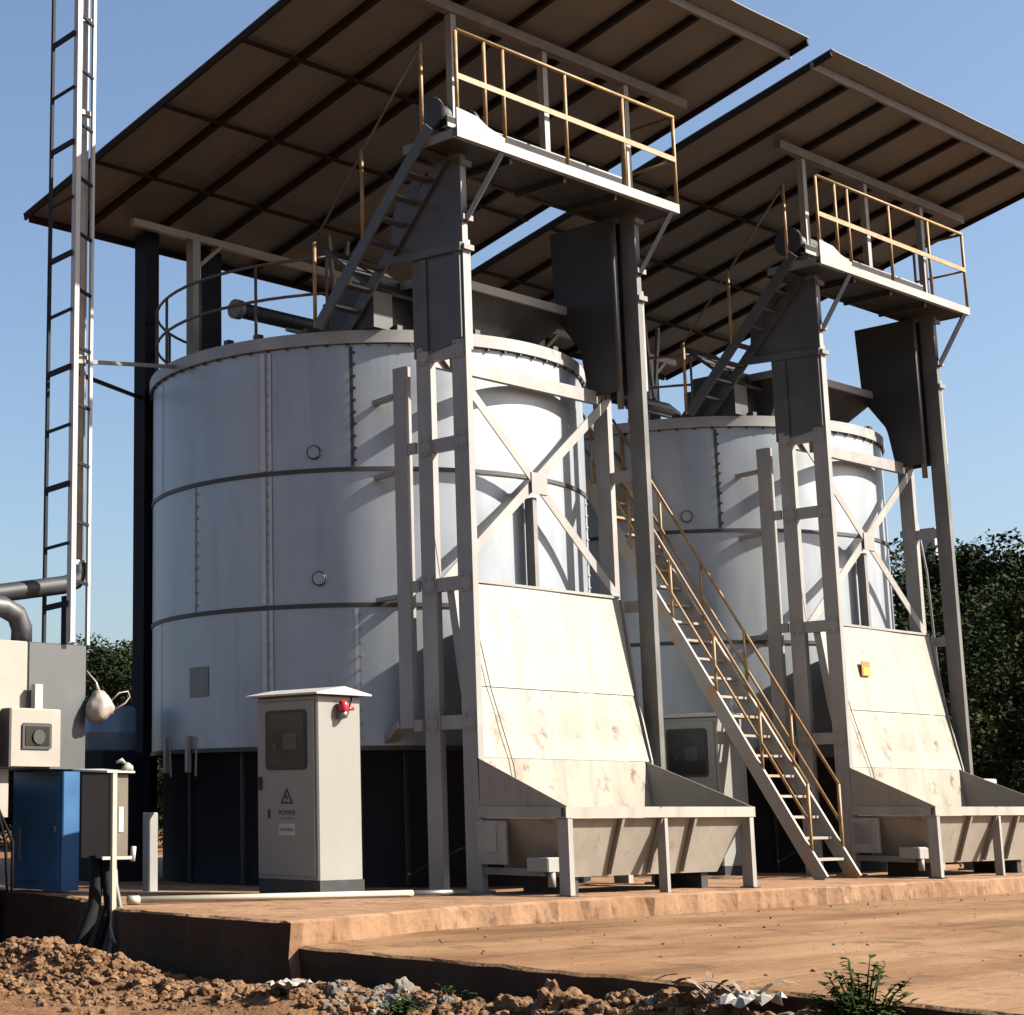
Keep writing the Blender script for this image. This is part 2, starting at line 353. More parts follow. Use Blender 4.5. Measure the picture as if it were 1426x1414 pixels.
MB().chan((1.98, .63, 3.6), (1.98, .63, 5.02), U, V, .08, .14, .016).build('centre_post', 'beam_grey', tower)
# guard plates either side of the lift at the top
for u0, nm in ((-.012, 0), (3.752, 1)):
    if nm:
        gp_ = MB()
        for th in (.0, .30): gp_.plate([(u0 - th, .26, 6.62), (u0 - th, .74, 6.60), (u0 - th, .86, 7.30), (u0 - th, 1.26, 7.86), (u0 - th, 1.32, 9.12), (u0 - th, .26, 9.12)], (.012, 0, 0))
        gp_.plate([(u0 - .29, .74, 6.60), (u0, .74, 6.60), (u0, .86, 7.30), (u0 - .29, .86, 7.30)], (0, .012, 0)).plate([(u0 - .29, .86, 7.30), (u0, .86, 7.30), (u0, 1.26, 7.86), (u0 - .29, 1.26, 7.86)], (0, .012, .004)).plate([(u0 - .29, 1.26, 7.86), (u0, 1.26, 7.86), (u0, 1.32, 9.12), (u0 - .29, 1.32, 9.12)], (0, .012, 0))
        gp_.build('right_guard', 'guard_shaded', tower); continue  # guard on the right side, in the shade-darkened copy of the steel
    lo = MB().plate([(u0, .02, 6.74), (u0, .86, 6.62), (u0, .86, 7.95), (u0, .02, 7.93)], (.012, 0, 0)).build('guard_plate', 'guard_shaded' if nm else 'guard_steel', tower)
    MB().box(u0 - .03, u0 - .001, .03, .12, 6.76, 7.90).build('stiffener', 'guard_steel', lo)
    MB().box(u0 - .03, u0 - .001, .60, .70, 6.7, 7.90).build('stiffener', 'guard_steel', lo)
    MB().beam((u0 - .03, -.01, 7.93), (u0 - .03, 1.24, 8.0), .06, .11).build('guard_ledge', 'guard_steel', tower)
    arc = [(u0, .02, 8.0), (u0, 1.22, 8.06)] + ([(u0, 1.30, 9.12)] if nm else [])
    for k in range(0 if nm else 9):
        q = R(k * 11.25); arc.append((u0, .55 + .65 * math.cos(q), 8.45 + .62 * math.sin(q)))
    arc += [(u0, .02, 9.14)]
    up = MB().plate(arc, (.012, 0, 0)).build('curved_guard', 'guard_shaded' if nm else 'guard_steel', tower)
    MB().beam((u0 - .02, .55, 9.05), (u0 - .02, 1.15, 8.08), .03, .04, U).build('guard_edge', 'dark_steel', up)
for u0 in (.05, 3.70):                       # knee braces under the platform
    MB().beam((u0, -.02, 8.28), (u0 + .33, -.36, 9.15), .12, .06).build('knee_brace', 'guard_steel', tower)
MB().beam((3.68, 1.12, 7.86), (3.70, .74, 6.72), .09, .07).build('hopper_strut', 'beam_grey', tower)
for u0 in (.13, 3.6): MB().tube([(u0, .33, 6.4), (u0, .33, 9.1)], .045, 10).build('lift_shaft', 'beam_grey', tower)

# ---------------------------------------------------------------- work platform with railing
plat = thing('work_platform', (1.85, .05, 9.17), 'steel lift platform with ochre railing at the top of the nearer tower', 'platform', 'railed platforms on the lift towers')
pairs.append((plat, 'steel lift platform with railing at the top of the farther, right-hand tower'))
PU0, PU1 = -.5, 4.18
MB().box(PU0 + .005, PU1 - .005, -.385, .52, 9.185, 9.215).build('deck_plate', 'dark_steel', plat)
fas = MB().chan((PU0, -.40, 9.17), (PU1, -.40, 9.17), V, Z, .08, .13, .014).build('front_channel', 'frame_paint', plat)
for u in (PU0, PU1 - .012): MB().plate([(u, -.32, 9.17), (u, .52, 9.17), (u, .52, 9.29), (u, -.32, 9.29)], (.012, 0, 0)).build('side_channel', 'beam_grey', plat)
MB().chan((PU0 + .02, .53, 9.17), (PU1 - .02, .53, 9.17), V, Z, .06, .12, .014).build('rear_channel', 'dark_steel', plat)
for u in (.6, 1.7, 2.8): MB().box(u, u + .05, -.31, .51, 9.09, 9.183).build('floor_bearer', 'dark_steel', plat)
tk = MB().plate([(PU0, -.397, 9.303), (.42, -.397, 9.303), (.42, -.397, 9.36), (.10, -.397, 9.43), (-.1, -.397, 9.52), (PU0, -.397, 9.55)], (0, .012, 0)).build('kick_plate', 'frame_paint', plat)
rail = thing('x', (0, 0, 0), 'x', 'x'); bpy.data.objects.remove(rail)
rl = MB().tube([(PU0 + .04, -.38, 10.6), (PU1 - .02, -.38, 10.6), (PU1 - .02, .50, 10.6)], .026, 8).build('top_rail', 'rust_rail', plat)
MB().beam((PU0 + .04, -.39, 9.98), (PU1 - .02, -.39, 9.96), .014, .075).build('middle_rail', 'rust_rail', plat)
MB().tube([(PU1 - .02, -.36, 9.95), (PU1 - .02, .50, 9.95)], .02, 6).build('side_rail', 'rust_rail', plat)
for u in (PU0 + .04, .08, .45, 1.72, 2.98, PU1 - .02):
    MB().tube([(u, -.372, 9.28), (u, -.372, 10.59)], .026, 8).build('rail_post', 'rust_rail', plat)
MB().tube([(PU1 - .02, .50, 9.28), (PU1 - .02, .50, 10.6)], .024, 8).build('rail_post', 'rust_rail', plat)
# drive gear standing on the deck, bolted to it
MB().chan((-.2, .02, 9.50), (3.45, .02, 9.50), V, Z, .09, .15, .014).build('winch_beam', 'frame_paint', plat)
w = MB().tube([(-.25, .28, 9.72), (.45, .28, 9.72)], .17, 16).build('winch_drum', 'dark_steel', plat)
for x_ in (-.28, .42): MB().tube([(x_, .28, 9.72), (x_ + .06, .28, 9.72)], .23, 16).build('drum_flange', 'duct_dark', w)
MB().cham(.6, 1.0, .14, .44, 9.23, 9.62).build('gearbox', 'dark_steel', plat)
MB().tube([(.5, .28, 9.72), (3.6, .28, 9.72)], .035, 8).build('drive_shaft', 'dark_steel', plat)
for u in (2.95, 3.3): MB().plate([(u, .1, 9.23), (u, .42, 9.23), (u, .36, 9.62), (u, .16, 9.62)], (.03, 0, 0)).build('bearing_stand', 'beam_grey', plat)

# ---------------------------------------------------------------- canopy roof
roof = thing('canopy_roof', (1.85, 2.6, 7.2), 'dark sloping sheet metal canopy over the nearer tank, reaching to the top edge', 'canopy', 'sloping canopies over the tanks')
pairs.append((roof, 'dark sloping sheet metal canopy over the farther tank at upper right'))
def rz(v): return 11.42 - .257 * v
def rp(u, v, dz=0): return (u, v, rz(v) + dz - (.10 * max(0, (2 - u)) / 4 if v > 3 else 0))
UL, UR, VF, VB = -1.96, 5.80, -1.64, 6.85
m = MB(); nu, nv = 240, 8; vs = []
for top in (0, 1):
    for j in range(nv + 1):
        for i in range(nu + 1):
            u = UL + (UR - UL) * i / nu; v = VF + (VB - VF) * j / nv
            # sheet ribs stand up on the upper face
            vs.append((u, v, rz(v) + (.014 if top else 0) + (.006 if i % 30 in (0, 1) else .0) + .004 * math.sin(u * 3.1 + v * 1.7)))
W_ = nu + 1; H_ = W_ * (nv + 1); fs = []
for j in range(nv):
    for i in range(nu):
        a = j * W_ + i
        fs.append((a, a + W_, a + W_ + 1, a + 1)); fs.append((H_ + a, H_ + a + 1, H_ + a + W_ + 1, H_ + a + W_))
for j in range(nv):
    a = j * W_; fs.append((a, H_ + a, H_ + a + W_, a + W_)); a += nu; fs.append((a, a + W_, H_ + a + W_, H_ + a))
for i in range(nu):
    fs.append((i, i + 1, H_ + i + 1, H_ + i)); a = nv * W_ + i; fs.append((a, H_ + a, H_ + a + 1, a + 1))
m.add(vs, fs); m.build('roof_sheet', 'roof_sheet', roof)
def rbeam(u0, v0, u1, v1, w, h, nm, mt, dz=0):
    z = lambda v: rz(v) - .006 - h / 2 - dz
    return MB().beam((u0, v0, z(v0)), (u1, v1, z(v1)), w, h).build(nm, mt, roof)
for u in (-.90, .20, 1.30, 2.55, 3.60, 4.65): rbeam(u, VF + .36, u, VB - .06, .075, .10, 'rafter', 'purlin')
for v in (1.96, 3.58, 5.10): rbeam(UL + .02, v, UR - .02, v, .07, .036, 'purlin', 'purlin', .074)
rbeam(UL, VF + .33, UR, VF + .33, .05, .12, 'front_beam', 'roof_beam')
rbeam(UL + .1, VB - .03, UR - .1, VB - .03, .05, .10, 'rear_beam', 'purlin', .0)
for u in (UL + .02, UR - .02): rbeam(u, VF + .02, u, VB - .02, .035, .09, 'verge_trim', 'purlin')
MB().beam((-.65, .12, rz(.12) - .19), (5.2, .12, rz(.12) - .19), .12, .14).build('main_beam', 'roof_beam', roof)
MB().beam((-.55, 6.0, rz(6.0) - .24), (4.9, 6.0, rz(6.0) - .24), .09, .11).build('main_beam', 'frame_paint', roof)
for u in (.06, 1.93, 3.76):
    MB().chan((u - .05, .10, 9.22), (u - .05, .10, rz(.12) - .26), U, V, .10, .10, .014).build('roof_post', 'frame_paint', roof)
for u in (.66, 4.0):
    MB().box(u - .075, u + .075, 5.92, 6.08, 7.14, rz(6.0) - .30).build('roof_post', 'frame_paint', roof)
    MB().beam((u + .08, 6.0, 9.18), (u + .55, 6.0, rz(6.0) - .29), .06, .06).build('roof_strut', 'frame_paint', roof)
for s_ in (-.22, .22): MB().beam((3.02, 5.2, 8.45), (3.02 + s_, 5.2, rz(5.2) - .17), .06, .06).build('roof_strut', 'beam_grey', roof)
MB().box(2.95, 3.09, 5.13, 5.27, 7.2, 8.5).build('roof_post', 'dark_steel', roof)
for u in (-.05, 4.50): MB().box(u, u + .27, 6.30, 6.56, 0, rz(6.43) - .11).build('tall_post', 'post_navy', roof)

# ---------------------------------------------------------------- ladder from the tank top to the platform
lad = thing('access_ladder', (-.3, 1.9, 7.2), 'dark steep ladder with rusty handrail from nearer tank top to its platform', 'ladder', 'steep ladders up to the platforms')
pairs.append((lad, 'dark steep ladder in shade from farther tank top to its platform'))
A = Vector((0, 2.05, 7.20)); B = Vector((0, .02, 9.40))
for u in (-.56, -.05): MB().beam((u, A.y, A.z), (u, B.y, B.z), .035, .16).build('stringer', 'guard_steel', lad)
for k in range(1, 9):
    p = A.lerp(B, k / 9); MB().box(-.54, -.07, p.y - .07, p.y + .07, p.z - .015, p.z + .015).build('tread', 'guard_steel', lad)
hr = MB().tube([(-.56, 2.15, 8.32), (-.56, .12, 10.55)], .018, 6).build('handrail', 'dark_rail', lad)
for v, z0, z1 in ((.13, 9.34, 10.56), (1.20, 8.2, 9.42), (2.1, 7.2, 8.38)): MB().tube([(-.56, v, z0), (-.56, v, z1)], .026, 8).build('handrail_post', 'rust_rail', lad)

# ---------------------------------------------------------------- feed hopper on the tank
hop = thing('feed_hopper', (1.7, 1.9, 7.15), 'dark feed hopper with pale rim on top of the nearer tank', 'hopper', 'feed hoppers on the tank tops')
pairs.append((hop, 'dark feed hopper with pale rim on top of the farther tank'))
top = [(.75, 1.12, 7.86), (3.62, 1.12, 7.86), (3.62, 2.7, 7.86), (.75, 2.7, 7.86)]; bot = [(1.05, 1.6, 7.25), (3.0, 1.6, 7.25), (3.0, 2.5, 7.25), (1.05, 2.5, 7.25)]
m = MB()
for i in range(4):
    j = (i + 1) % 4; m.plate([top[i], top[j], bot[j], bot[i]], (0, 0, .012))
m.build('hopper_body', 'dark_steel', hop)
r_ = MB()
for i in range(4):
    p, q = Vector(top[i]), Vector(top[(i + 1) % 4]); d = (q - p).normalized() * .06
    r_.beam(p - d + Vector((0, 0, .07)), q - d + Vector((0, 0, .07)), .06 if i % 2 else .10, .12)
r_.build('hopper_rim', 'frame_paint', hop)

# ---------------------------------------------------------------- discharge chute sheet
ch = thing('chute_sheet', (1.8, .3, 1.0), 'tall cream steel chute sheet with dark spots above the nearer trough', 'steel sheet', 'cream sheets above the troughs')
pairs.append((ch, 'tall cream steel chute sheet with an orange sticker above the farther trough'))
prof = [(.42, 3.75), (.33, 3.1), (.24, 2.45)]
prof2 = [(.24, 2.44), (.17, 2.15), (.11, 1.85), (.04, 1.58)]
def sheet(pr_, name, mt, u0, u1, par, nn=24):
    m = MB(); vs = []; k = len(pr_)
    for t in (0, .018):
        for v, z in pr_:
            for i in range(nn + 1):
                u = u0 + (u1 - u0) * i / nn; vs.append((u, v + t + .006 * math.sin(u * 2.3 + z * 2), z))
    W = nn + 1; H = W * k; fs = []
    for j in range(k - 1):
        for i in range(nn):
            a = j * W + i; fs += [(a, a + W, a + W + 1, a + 1), (H + a, H + a + 1, H + a + W + 1, H + a + W)]
        a = j * W; fs.append((a, H + a, H + a + W, a + W)); a += nn; fs.append((a, a + W, H + a + W, H + a))
    for i in range(nn):
        fs.append((i, i + 1, H + i + 1, H + i)); a = (k - 1) * W + i; fs.append((a, H + a, H + a + 1, a + 1))
    m.add(vs, fs, False); return m.build(name, mt, par)
sheet(prof, 'upper_sheet', 'sheet_paint', .10, 3.47, ch)
sheet(prof2, 'lower_sheet', 'worn_sheet', .10, 3.44, ch)
sc_ = MB()
for (v0, z0), (v1, z1) in zip([(.52, 3.75), (.34, 2.45), (.16, 1.6)], [(.34, 2.45), (.16, 1.6), (.10, 1.0)]):
    sc_.plate([(3.50, v0 - .12, z0), (3.50, v0 + .12, z0), (3.50, v1 + .12, z1), (3.50, v1 - .12, z1)], (.03, 0, 0))
sc_.build('side_plate', 'frame_paint', ch)
sl = MB()
for (v0, z0), (v1, z1) in zip(prof + prof2[1:], (prof + prof2[1:])[1:]):
    sl.plate([(.085, v0 - .02, z0), (.085, v0 + .10, z0), (.085, v1 + .10, z1), (.085, v1 - .02, z1)], (.013, 0, 0))
sl.build('side_plate', 'frame_paint', ch)
MB().box(.10, 3.46, .40, .47, 3.755, 3.79).build('top_edge', 'frame_paint', ch)

# ---------------------------------------------------------------- loading trough
tr = thing('loading_trough', (1.85, -.65, 0), 'cream steel loading trough on legs at the foot of the nearer tower', 'trough', 'loading troughs')
pairs.append((tr, 'cream steel loading trough on legs cut by the right picture edge'))
MB().plate([(.06, .03, 1.575), (3.34, .03, 1.575), (3.34, -.10, .60), (.06, -.10, .60)], (0, .014, 0)).build('back_panel', 'worn_sheet', tr)
MB().plate([(.08, -1.22, .868), (3.62, -1.22, .868), (3.38, -.95, .20), (.43, -.95, .20)], (0, .014, 0)).build('front_panel', 'trough_paint', tr)
MB().plate([(.0, .02, 1.575), (.0, -1.29, 1.003), (.06, -1.20, .87), (.40, -.95, .21), (.40, -.12, .21), (.06, -.08, .87)], (.014, 0, 0)).build('side_panel', 'trough_paint', tr) if False else None
sp = MB(); sp.plate([(.0, .02, 1.575), (.0, -1.29, 1.003), (.0, -1.29, .87), (.0, .0, .87)], (.014, 0, 0))
sp.plate([(.03, -1.205, .868), (.03, -.05, .868), (.40, -.05, .21), (.40, -.945, .21)], (.014, 0, .004)); sp.build('side_panel', 'trough_paint', tr)
sp = MB(); sp.plate([(3.36, .02, 1.575), (3.72, -1.28, 1.003), (3.70, -1.26, .87), (3.36, .0, .87)], (.014, 0, 0))
sp.plate([(3.66, -1.205, .868), (3.40, -.05, .868), (3.36, -.05, .21), (3.38, -.945, .21)], (.014, 0, .004)); sp.build('side_panel', 'trough_paint', tr)
MB().box(.40, 3.38, -.94, -.12, .20, .215).build('bottom_panel', 'trough_paint', tr)
MB().chan((-.04, -1.30, .875), (3.76, -1.30, .875), V, Z, .07, .125, .012).build('front_rim', 'sheet_paint', tr)
MB().chan((-.035, -1.225, .875), (-.035, -.003, .875), U, Z, .07, .125, .012).build('side_rim', 'frame_paint', tr)
MB().chan((3.755, -1.225, .875), (3.755, -.003, .875), (-1, 0, 0), Z, .05, .12, .012).build('side_rim', 'frame_paint', tr)
for u in (1.03, 1.80, 2.48):
    MB().plate([(u, -1.285, .868), (u, -1.235, .868), (u + .08, -.965, .22), (u + .08, -1.02, .22)], (.05, 0, 0)).build('rib', 'trough_paint', tr)
for u in (0.0, 3.64):
    lg = MB().chan((u, -1.29, 0), (u, -1.29, .873), U, V, .085, .15, .014).build('leg', 'frame_paint', tr)
    MB().box(u - .03, u + .115, -1.32, -1.11, 0, .018).build('foot_plate', 'dark_steel', lg)
MB().chan((1.84, -1.29, 0), (1.84, -1.29, .873), U, V, .06, .12, .012).build('leg', 'frame_paint', tr)
for u in (.5, 3.1): MB().box(u, u + .14, -.9, -.2, .0, .198).build('support_foot', 'dark_steel', tr)
jb = MB().cham(-.075, -.004, -.42, .02, .34, .84).build('junction_box', 'frame_paint', tr)
MB().box(-.083, -.077, -.30, -.03, .48, .76).build('cover_plate', 'galvanised', jb)
MB().cham(-.02, .25, -1.0, -.68, .27, .43).build('terminal_box', 'frame_paint', tr)
MB().tube([(.1, -.95, .27), (.1, -.95, .10)], .045, 8).build('conduit', 'frame_paint', tr)
MB().box(.02, .10, -.9, .0, .22, .30).build('lower_tie', 'beam_grey', tr)

# hoist rope hanging in front of each sheet
rope = MB().tube([(.16, .25, 5.2), (.34, .36, 3.6), (.50, .19, 2.4), (.62, -.02, 1.5), (.66, -.07, .95)], .007, 5).build('hoist_rope', 'dark_rail', None, (.4, 0, 1))
tag(rope, 'thin dark hoist rope hanging in front of the nearer cream sheet', 'rope', 'hoist ropes')
pairs.append((rope, 'thin dark hoist rope hanging in front of the sheet with the sticker'))

# ---------------------------------------------------------------- control cabinet
cab = thing('control_cabinet', (-1.0, 1.88, .1), 'tall grey control cabinet with red alarm lamp beside the nearer tank', 'control cabinet', 'control cabinets')
pairs.append((cab, 'grey flat-topped control cabinet with dark window behind the long staircase'))
cu0, cu1, cv0, cv1, cz0, cz1 = -1.37, -.62, 1.34, 2.42, .14, 2.33
body = MB().cham(cu0, cu1, cv0, cv1, cz0, cz1, .02).build('cabinet_body', 'cabinet_paint', cab)
MB().box(cu0 + .01, cu1 + .01, cv0 - .004, cv1 - .02, -.06, .138).build('plinth', 'dark_steel', cab)
door = MB().cham(cu0 - .022, cu0 - .002, cv0 + .04, cv1 - .04, cz0 + .05, cz1 - .06, .008).build('door', 'cabinet_paint', cab)
x = cu0 - .022
def rr(v0, v1, z0, z1, r, n=5):
    o = []
    for (cv, cz, a) in ((v1 - r, z0 + r, -90), (v1 - r, z1 - r, 0), (v0 + r, z1 - r, 90), (v0 + r, z0 + r, 180)):
        for k in range(n): q = R(a + 90 * k / (n - 1)); o.append((cv + r * math.cos(q), cz + r * math.sin(q)))
    return o
wv0, wv1, wz0, wz1 = 1.50, 2.22, 1.44, 2.16
wf = MB().ext(rr(wv0, wv1, wz0, wz1, .06), (x - .016, 0, 0), (x - .001, 0, 0), V, Z).build('window', 'black_rubber', door)
MB().ext(rr(wv0 + .035, wv1 - .035, wz0 + .035, wz1 - .035, .045), (x - .019, 0, 0), (x - .0165, 0, 0), V, Z).build('pane', 'window_pane', wf)
MB().box(x - .022, x - .0195, 1.66, 1.90, 1.68, 1.88).build('display', 'display_grey', wf)
MB().box(x - .022, x - .0195, 2.02, 2.07, 1.68, 1.76).build('switch', 'display_grey', wf)
MB().box(x - .03, x - .001, 2.30, 2.345, 1.20, 1.36).build('handle', 'black_rubber', door)
MB().box(x - .012, x - .001, 2.16, 2.19, .86, .97).build('lock', 'black_rubber', door)
# warning triangle and captions
tz, tv = 1.10, 1.86
tri = MB()
def tri_ring(r0, r1, x0):
    P = lambda r: [(x0, tv + r * math.cos(R(90 + 120 * k)), tz + r * math.sin(R(90 + 120 * k))) for k in range(3)]
    a, b_ = P(r1), P(r0)
    for i in range(3): j = (i + 1) % 3; tri.plate([a[i], a[j], b_[j], b_[i]], (-.003, 0, 0))
tri_ring(.085, .13, x - .0015)
tri.plate([(x - .0015, tv + .005, tz + .06), (x - .0015, tv + .03, tz - .005), (x - .0015, tv, tz), (x - .0015, tv + .012, tz - .045), (x - .0015, tv - .022, tz + .018), (x - .0015, tv - .002, tz + .014)], (-.003, 0, 0))
tri.build('warning_triangle', 'print_black', door)
def text(txt, size, loc, par, mt, name):
    cu = bpy.data.curves.new(name, 'FONT'); cu.body = txt; cu.size = size * S; cu.align_x = 'CENTER'; cu.extrude = .001
    tmp = bpy.data.objects.new('tmp', cu); C.objects.link(tmp)
    bpy.context.view_layer.update()
    me = bpy.data.meshes.new_from_object(tmp.evaluated_get(bpy.context.evaluated_depsgraph_get()))
    bpy.data.objects.remove(tmp)
    me.materials.clear(); me.materials.append(M[mt])
    b = par['_b']
    # face towards -u : text x axis -> -v, y axis -> z
    mt4 = Matrix(((0, 0, -1, (loc[0] - b[0]) * S), (-1, 0, 0, (loc[1] - b[1]) * S), (0, 1, 0, (loc[2] - b[2]) * S), (0, 0, 0, 1)))
    me.transform(mt4)
    o = bpy.data.objects.new(name, me); C.objects.link(o); o.parent = par; o['_b'] = b
    return o
text('POWER', .085, (x - .003, tv, .90), door, 'print_black', 'caption')
ln = MB().box(x - .003, x - .001, tv - .12, tv + .12, .855, .862).build('caption_line', 'print_black', door)
pl = MB().box(x - .004, x - .001, tv - .14, tv + .14, .66, .80).build('name_plate', 'label_white', door)
text('CONTROL', .05, (x - .006, tv, .71), pl, 'print_black', 'caption')
# gabled lid, ridge along v
lid = MB().ext([(cu0 - .10, 2.335), (cu1 + .10, 2.335), (cu1 + .10, 2.355), ((cu0 + cu1) / 2, 2.44), (cu0 - .10, 2.355)], (0, cv0 - .10, 0), (0, cv1 + .10, 0), U, Z).build('lid', 'cabinet_lid', cab)
# alarm lamp on the sunny side
lampb = MB().tube([((cu0 + cu1) / 2 + .0, cv0 - .075, 2.06), ((cu0 + cu1) / 2 + .0, cv0 - .075, 2.14)], .05, 14).box((cu0 + cu1) / 2 - .05, (cu0 + cu1) / 2 + .05, cv0 - .07, cv0 - .001, 2.05, 2.075).build('lamp_base', 'galvanised', cab)
cl = (cu0 + cu1) / 2
MB().lathe((cl, cv0 - .075), [(.06, 2.14), (.066, 2.17), (.063, 2.22), (.045, 2.26), (.005, 2.275)], 16).build('lamp_dome', 'red_lens', lampb)
MB().tube([(cl + .02, cv0 - .10, 2.17), (cl + .13, cv0 - .12, 2.17)], .022, 8).build('lamp_visor', 'red_lens', lampb)
MB().tube([(cl + .05, cv0 - .02, 2.06), (cl + .13, cv0 - .02, 2.10), (cl + .2, cv0 - .012, 2.25), (cl + .22, cv0 - .005, 2.32)], .009, 5).build('lamp_cable', 'black_rubber', lampb)

nearer(cab, .942)
# ---------------------------------------------------------------- second machine
for root, lab in pairs:
    n = root.name
    c = shift_copy(root, (PITCH - (.16 if n == 'control_cabinet' else 0), 0, 0), lab)
    if n == 'chute_sheet': ch2 = c
    if n == 'control_cabinet':
        c.scale = (1, 1, 1); c.location = (Vector(root['_b']) + Vector((PITCH, 0, 0))) * S
        def drop(x_):
            for y_ in [q for q in C.objects if q.parent == x_]: drop(y_)
            bpy.data.objects.remove(x_)
        for x_ in [q for q in C.objects if q.parent == c and q.name.split('.')[0] in ('lamp_base', 'lid')]: drop(x_)
        c['_b'] = (root['_b'][0] + PITCH, root['_b'][1], root['_b'][2])
        MB().cham(cu0 + PITCH - .02, cu1 + PITCH + .02, cv0 - .03, cv1 + .03, cz1 + .003, cz1 + .06, .012).build('lid', 'cabinet_lid', c)
o = ch2['_b']
def at2(p): return (p[0] + PITCH, p[1], p[2])
st = MB().box(PITCH + 1.05, PITCH + 1.29, .285, .295, 2.99, 3.21).build('warning_sticker', 'sticker_red', ch2)
MB().box(PITCH + 1.09, PITCH + 1.28, .280, .2845, 3.0, 3.12).build('sticker_panel', 'sticker_yellow', st)

# ---------------------------------------------------------------- long staircase between the machines
stair = thing('staircase', (7.1, -.4, 0), 'long steep open steel staircase with rusty handrails between the two towers', 'staircase')
u0, u1 = 6.70, 7.52
SL = 1.64
def sz(v): return (v + .40) * SL
VT = 3.35
MB().beam((u0, -.42, -.005), (u0, VT, sz(VT)), .05, .20).build('stringer', 'stair_paint', stair)
MB().beam((u1, -.45, -.005), (u1, VT, sz(VT)), .05, .20).build('stringer', 'stair_paint', stair)
k = 0; z = .27
while z < sz(VT) - .1:
    v = z / SL - .40
    MB().box(u0 + .028, u1 - .028, v - .085, v + .085, z - .018, z + .018).build('tread', 'stair_paint', stair); z += .292
for u in (u0, u1):
    h = MB().tube([(u, -.28, 1.32), (u, 2.75, 1.32 + 3.03 * SL), (u, VT, 1.32 + (VT + .28) * SL)], .024, 8).build('handrail', 'rust_rail', stair)
    MB().tube([(u, -.28 + .02, .80), (u, VT, .80 + (VT + .26) * SL)], .022, 8).build('middle_rail', 'rust_rail', stair)
    for v in (-.28, .42, 1.12, 1.82, 2.52, 3.2): MB().tube([(u, v, max(.05, sz(v))), (u, v, 1.32 + (v + .28) * SL)], .024, 8).build('handrail_post', 'rust_rail', stair)
ld = MB().box(u0 - .9, u1 - .06, 3.38, 4.4, sz(VT) - .06, sz(VT)).build('landing', 'stair_paint', stair)
for uu, vv in ((u0 - .85, 4.3), (u0 + .05, 3.45)): MB().box(uu, uu + .09, vv, vv + .09, 0, sz(VT) - .062).build('landing_post', 'beam_grey', stair)

# ---------------------------------------------------------------- chimney mast, burner, boxes at the left
mast = thing('chimney_mast', (-3.3, 3.6, 0), 'slender lattice mast carrying a white exhaust pipe at the left edge', 'mast')
ma, mb_, mc = (-3.72, 3.72), (-3.70, 3.21), (-3.29, 3.40)
MZ = 13.6
for (x_, y_), w_, mt in ((ma, .04, 'mast_dark'), (mc, .045, 'mast_paint')):
    MB().box(x_ - w_ / 2, x_ + w_ / 2, y_ - w_ / 2, y_ + w_ / 2, 2.95, MZ).build('mast_rail', mt, mast)
MB().chan((mb_[0] - .03, mb_[1] - .05, 2.95), (mb_[0] - .03, mb_[1] - .05, MZ), U, V, .07, .09, .012).build('mast_column', 'mast_paint', mast)
z = 3.4; k = 0
while z < MZ - .2:
    hh = .035 if k % 2 else .07
    MB().beam((ma[0], ma[1], z), (mb_[0] - .05, mb_[1], z + .02), .03, hh).build('mast_rung', 'mast_dark', mast)
    MB().beam((mb_[0] + .05, mb_[1], z + .30), (mc[0], mc[1], z + .30), .03, .04).build('mast_rung', 'mast_dark', mast)
    z += .74; k += 1
pipe = MB().tube([(-3.33, 3.55, 3.95), (-3.33, 3.55, MZ)], .065, 14).build('exhaust_pipe', 'mast_paint', mast)
for z in (3.98, 6.6, 9.9, 11.2, 12.6): MB().box(-3.44, -3.24, 3.46, 3.64, z - .03, z + .03).build('pipe_clamp', 'mast_paint', pipe)
MB().beam((mb_[0]+.06, 3.3, 6.48), tp(166, TR + .03, 7.12), .05, .05).build('mast_tie', 'frame_paint', mast)
MB().beam((mb_[0] + .06, 3.3, 6.34), (-.06, 6.42, 7.07), .04, .05).build('mast_tie', 'mast_dark', mast)
MB().tube([(-3.33, 3.55, 3.98), (-3.33, 3.55, 3.85), (-3.37, 3.56, 3.76), (-3.50, 3.58, 3.70), (-4.9, 3.9, 3.45), (-5.4, 4.0, 3.4)], .115, 14).build('exhaust_duct', 'duct_dark', mast)
MB().tube([(-5.2, 3.6, 3.36), (-4.42, 3.6, 3.36), (-4.22, 3.6, 3.28), (-4.14, 3.6, 3.12), (-4.14, 3.6, 2.95)], .13, 14).build('exhaust_duct', 'duct_dark', mast)
MB().chan((-3.52, 3.52, 2.96), (-3.52, 3.52, 3.56), U, V, .10, .12, .014).build('mast_foot', 'mast_dark', mast)

bur = thing('burner_cabinet', (-4.0, 3.8, 0), 'cream burner cabinet with shadow-grey right part standing on a blue base at left', 'burner cabinet')
MB().cham(-5.9, -4.285, 3.25, 4.3, 1.44, 2.93, .015).cham(-5.9, -4.52, 3.26, 4.2, .88, 1.438, .01).build('cream_housing', 'burner_cream', bur)
gp = MB().cham(-4.28, -3.41, 3.25, 4.3, 1.44, 2.93, .015).build('shaded_housing', 'housing_shade', bur)  # right part of the cream housing, its cast shadow painted as grey
cp = MB().cham(-4.66, -3.93, 3.05, 3.247, 1.46, 2.13, .015).build('control_panel', 'burner_cream', bur)
MB().box(-4.69, -4.664, 3.03, 3.2, 1.45, 2.12).build('panel_flange', 'black_rubber', cp)
pf = MB().ext([(-4.5 + a, 1.66 + b_) for a, b_ in ((0, 0), (.40, 0), (.42, .02), (.42, .28), (.40, .30), (.02, .30), (0, .28))], (0, 3.03, 0), (0, 3.049, 0), U, Z).build('gauge_frame', 'black_rubber', cp)
